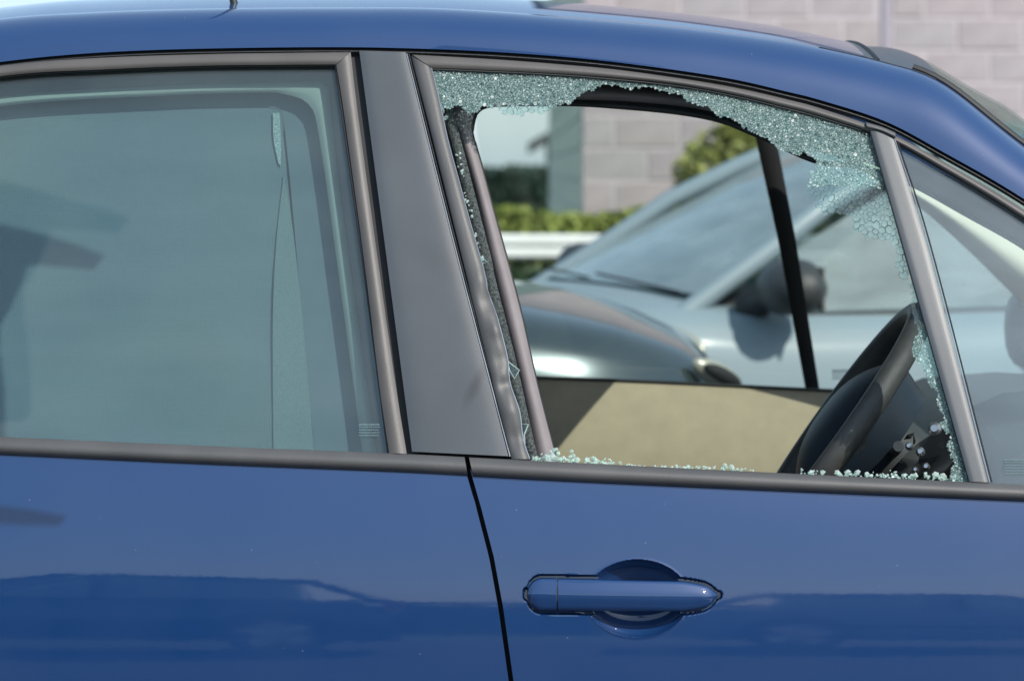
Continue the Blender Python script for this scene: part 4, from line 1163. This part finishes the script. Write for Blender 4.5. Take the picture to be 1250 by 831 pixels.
# torn switch panel with knobs under the wheel
sp = blob('switch_panel', [(W(1105, 575, .22), (.02, 0, .008), (0, .02, .01)), (W(1125, 562, .21), (.03, 0, .022), (0, .03, .02)), (W(1150, 552, .21), (.028, 0, .03), (0, .03, .02)), (W(1172, 560, .22), (.02, 0, .02), (0, .02, .01))], M['rubber'], car)
for kx, ky, kr in ((1141, 524, .009), (1110, 545, .005), (1124, 552, .006), (1131, 570, .005), (1118, 574, .004)):
    p_ = W(kx, ky, .185)
    tube('knob', [p_, p_ + Vector((-.002, -.010, .002)), p_ + Vector((-.003, -.014, .003))], [kr, kr, kr * .5], M['alloy'], sp, 12)
V = []; Fc = []; q2 = random.Random(8)
for (x, y) in ((1108, 530), (1120, 536), (1150, 540), (1160, 550), (1145, 562), (1100, 560)):
    P = W(x, y, .2); b = len(V)
    V += [P + Vector((q2.uniform(-.008, .008), q2.uniform(-.008, .008), q2.uniform(-.010, .010))) for _ in range(4)]
    Fc += [(b, b + 1, b + 2), (b, b + 2, b + 3), (b, b + 3, b + 1), (b + 1, b + 3, b + 2)]
obj_from('broken_shard', V, Fc, M['rubber'], sp, smooth=False, kind='stuff')
# dashboard
prof = [(1.25, .45), (.66, .45), (.60, .60), (.585, .78), (.60, .86), (.635, .905), (.68, .925), (.80, .935), (.95, .925), (1.25, .88)]
V = []; Fc = []
ysd = [.11, .13, .2, .36, .5, .58, .7, .9, 1.1, 1.25, 1.28]
for y in ysd:
    e = .02 if y in (.11, 1.28) else 0
    hood = math.exp(-((y - .36) / .13) ** 4) * .045
    for i, (x, z) in enumerate(prof):
        hx = hood if 4 <= i <= 7 else 0
        V.append((x + e - hx * .4, y, z - e * .5 + (hx if i >= 5 else hx * .3)))
k = len(prof)
for i in range(len(ysd) - 1):
    for j in range(k): Fc.append((i * k + j, i * k + (j + 1) % k, (i + 1) * k + (j + 1) % k, (i + 1) * k + j))
Fc.append(tuple(range(k))); Fc.append(tuple(reversed(range((len(ysd) - 1) * k, len(ysd) * k))))
db = fix(obj_from('dashboard', V, Fc, M['dash'], car, 30))
tube('sun_sensor', [W(1212, 493, .95), W(1212, 488, .95), W(1212, 485, .95)], [.022, .016, .006], M['charcoal'], db, 16)
# seats
def seat(x, y, tilt):
    secs = []
    for d, hw, th in ((0, .22, .07), (.15, .235, .075), (.3, .24, .07), (.42, .23, .06), (.5, .19, .045), (.52, .15, .02)):
        c = Vector((x - math.sin(tilt) * d, y, .52 + math.cos(tilt) * d)); secs.append((c, Vector((0, hw, 0)), Vector((th, 0, 0))))
    o = blob('front_seat', secs, M['seat'], car, 24, 3)
    secs = []
    for d, hw, th in ((.54, .09, .02), (.56, .125, .045), (.61, .135, .05), (.67, .125, .045), (.70, .08, .015)):
        c = Vector((x + .03 - math.sin(tilt) * d, y, .54 + math.cos(tilt) * d)); secs.append((c, Vector((0, hw, 0)), Vector((th, 0, 0))))
    blob('headrest', secs, M['seat'], o, 24, 2.6)
    blob('seat_cushion', [(Vector((x - .03, y, .45)), (0, .22, 0), (0, 0, .05)), (Vector((x + .2, y, .47)), (0, .24, 0), (0, 0, .08)), (Vector((x + .42, y, .48)), (0, .23, 0), (0, 0, .06)), (Vector((x + .46, y, .48)), (0, .2, 0), (0, 0, .02))], M['seat'], o, 24, 3)
seat(-.02, .36, R(25)); seat(.06, 1.04, R(18))
blob('rear_seat', [(Vector((-.75, .18, .75)), (.08, 0, 0), (0, 0, .34)), (Vector((-.75, .4, .75)), (.09, 0, 0), (0, 0, .36)), (Vector((-.75, 1.0, .75)), (.09, 0, 0), (0, 0, .36)), (Vector((-.75, 1.22, .75)), (.08, 0, 0), (0, 0, .34))], M['seat'], car, 24, 4)
# near door inner card (closes the cabin below the belt), floor, bulkheads
strip('inner_door_card', [(-620, 545), (600, 572), (1400, 612)], [(-620, 1250), (600, 1250), (1400, 1250)], M['beige'], car, 0, .0, .02, 30, 8, place=inner(.07))
box('floor_pan', (.1, .72, .26), (3.6, 1.3, .06), M['dark'], car, .01)
box('bulkhead', (1.3, .72, .6), (.05, 1.3, .6), M['dark'], car, .01)
box('parcel_shelf', (-1.1, .72, .93), (.6, 1.2, .03), M['charcoal'], car, .01)
# far flank, bonnet, tail, wheels (outside the frame)
V = []; Fc = []
xs_ = [-1.75 + i * .15 for i in range(26)]; zs = [.24, .3, .45, .6, .75, .85, .9]
for x in xs_:
    for z in zs: V.append((x, 1.40 + .06 - side(x, z + (0 if z < .9 else zbelt(x) - .9)), z + (zbelt(x) - .9) * (z > .8)))
for i in range(len(xs_) - 1):
    for j in range(len(zs) - 1): Fc.append((i * 7 + j, i * 7 + j + 1, i * 7 + 8 + j, i * 7 + 7 + j))
obj_from('far_body_side', V, Fc, M['blue'], car)
V = []; Fc = []
for i in range(15):
    x = 1.12 + i * .075; w_ = .66 - .25 * (i / 14) ** 4; zc = .92 - .10 * (i / 14) - .30 * (i / 14) ** 5
    for k in range(13):
        s = k / 12 * 2 - 1; V.append((x, .70 + s * w_, zc - .05 * s * s - .03 * s ** 6))
for i in range(14):
    for k in range(12): a = i * 13 + k; Fc.append((a, a + 1, a + 14, a + 13))
obj_from('bonnet', V, Fc, M['blue'], car)
box('front_bumper', (2.13, .7, .45), (.2, 1.3, .4), M['blue'], car, .08)
box('tailgate', (-1.75, .7, .62), (.1, 1.25, .6), M['blue'], car, .05)
tube('rear_pillar', [(-1.28, .2, 1.3), (-1.6, .12, .95), (-1.75, .1, .85)], .05, M['blue'], car)
tube('rear_pillar', [(-1.28, 1.2, 1.3), (-1.6, 1.28, .95), (-1.75, 1.3, .85)], .05, M['blue'], car)
for cx in (1.55, -1.35):
    for yy, s in ((.06, -1), (1.36, 1)):
        tube('wheel', [(cx, yy, .32), (cx, yy + .001 * -s, .32), (cx, yy - s * .16, .32), (cx, yy - s * .161, .32)], [.27, .315, .315, .27], M['tyre'], car, 36)
        tube('rim', [(cx, yy + s * .006, .32), (cx, yy + s * .012, .32)], [.21, .05], M['alloy'], car, 20)
        tube('wheel_arch', [(cx + .35 * math.cos(a * math.pi / 14), yy + .02, .32 + .35 * math.sin(a * math.pi / 14)) for a in range(15)], .02, M['dark'], car, 8)
def mirror_near(y, s, z, dx=0):
    o = blob('door_mirror', [(Vector((.80 + dx, y + s * .03, z)), (.02, 0, 0), (0, 0, .03)), (Vector((.815 + dx, y + s * .07, z + .01)), (.05, 0, 0), (0, 0, .065)), (Vector((.825 + dx, y + s * .15, z + .015)), (.055, 0, 0), (0, 0, .075)), (Vector((.83 + dx, y + s * .21, z + .015)), (.045, 0, 0), (0, 0, .06)), (Vector((.83 + dx, y + s * .225, z + .015)), (.02, 0, 0), (0, 0, .03))], M['charcoal'], car, 20, 2.6)
mirror_near(.02, -1, .96)
mirror_near(1.42, 1, .975, .10)

# ================================================================== unseen blocker added beside the car, shaped to throw the pointed shadow on the rear door
M['blocker'] = mat('dark_green_blocker', (.03, .06, .045), .9, 0, 0, 80, .2)
par = empty('shadow_caster', (-1.6, -.8, 0), 'unseen dark blocker added beside the car, cut to throw a pointed shadow on its rear window', 'shadow_caster')
YP = -.80
def sun_place(px, py, off):
    P = S(px, py, off); t_ = (YP - P.y) / SUN.y; return P + SUN * t_
def blocker_sheet(name, pts, off):
    a = [sun_place(x, y, off) for x, y in pts]; b = [p + Vector((0, -.012, 0)) for p in a]; k = len(a)
    Fc = [tuple(range(k)), tuple(reversed(range(k, 2 * k)))] + [(q, (q + 1) % k, k + (q + 1) % k, k + q) for q in range(k)]
    child(fix(obj_from(name, a + b, Fc, M['blocker'], None, smooth=False)), par)
blocker_sheet('blocker_top', [(-330, 215), (-160, 232), (0, 269), (60, 286), (105, 298), (130, 309), (124, 317), (100, 314), (60, 312), (38, 313), (0, 320), (-160, 315), (-330, 318)], -.066)
blocker_sheet('blocker_stem', [(-120, 319), (0, 322), (37, 318), (28, 345), (14, 375), (2, 395), (1, 425), (8, 470), (9, 545), (-120, 560)], -.066)
blocker_sheet('blocker_spike', [(-160, 600), (0, 617), (40, 622), (82, 629.5), (40, 629), (0, 627), (-160, 622)], 0)
child(tube('blocker_pole', [(-1.6, -.8, 0), (-1.6, -.8, 2.45)], .022, M['dark']), par)
child(tube('base', [(-1.6, -.8, 0), (-1.6, -.8, .06), (-1.6, -.8, .09)], [.24, .24, .06], M['kerb'], None, 24), par)
def copy_tree(o, parent=None):
    c = o.copy(); C.objects.link(c); c.parent = parent
    for ch in list(o.children): copy_tree(ch, c)
    return c
c4 = copy_tree(c3); c4.location = (-2.6, -10.5, 0); c4.rotation_euler.z = R(180)  # unseen copy, added only as a dark reflection in the rear door
c4['label'] = 'unseen dark car added across the lot to be mirrored low in the blue rear door'
c5 = copy_tree(c2); c5.location = (3.4, -11.5, 0); c5.rotation_euler.z = R(4)  # second unseen copy, added for the front door to mirror
c5['label'] = 'unseen pale car added across the lot to be mirrored low in the blue front door'
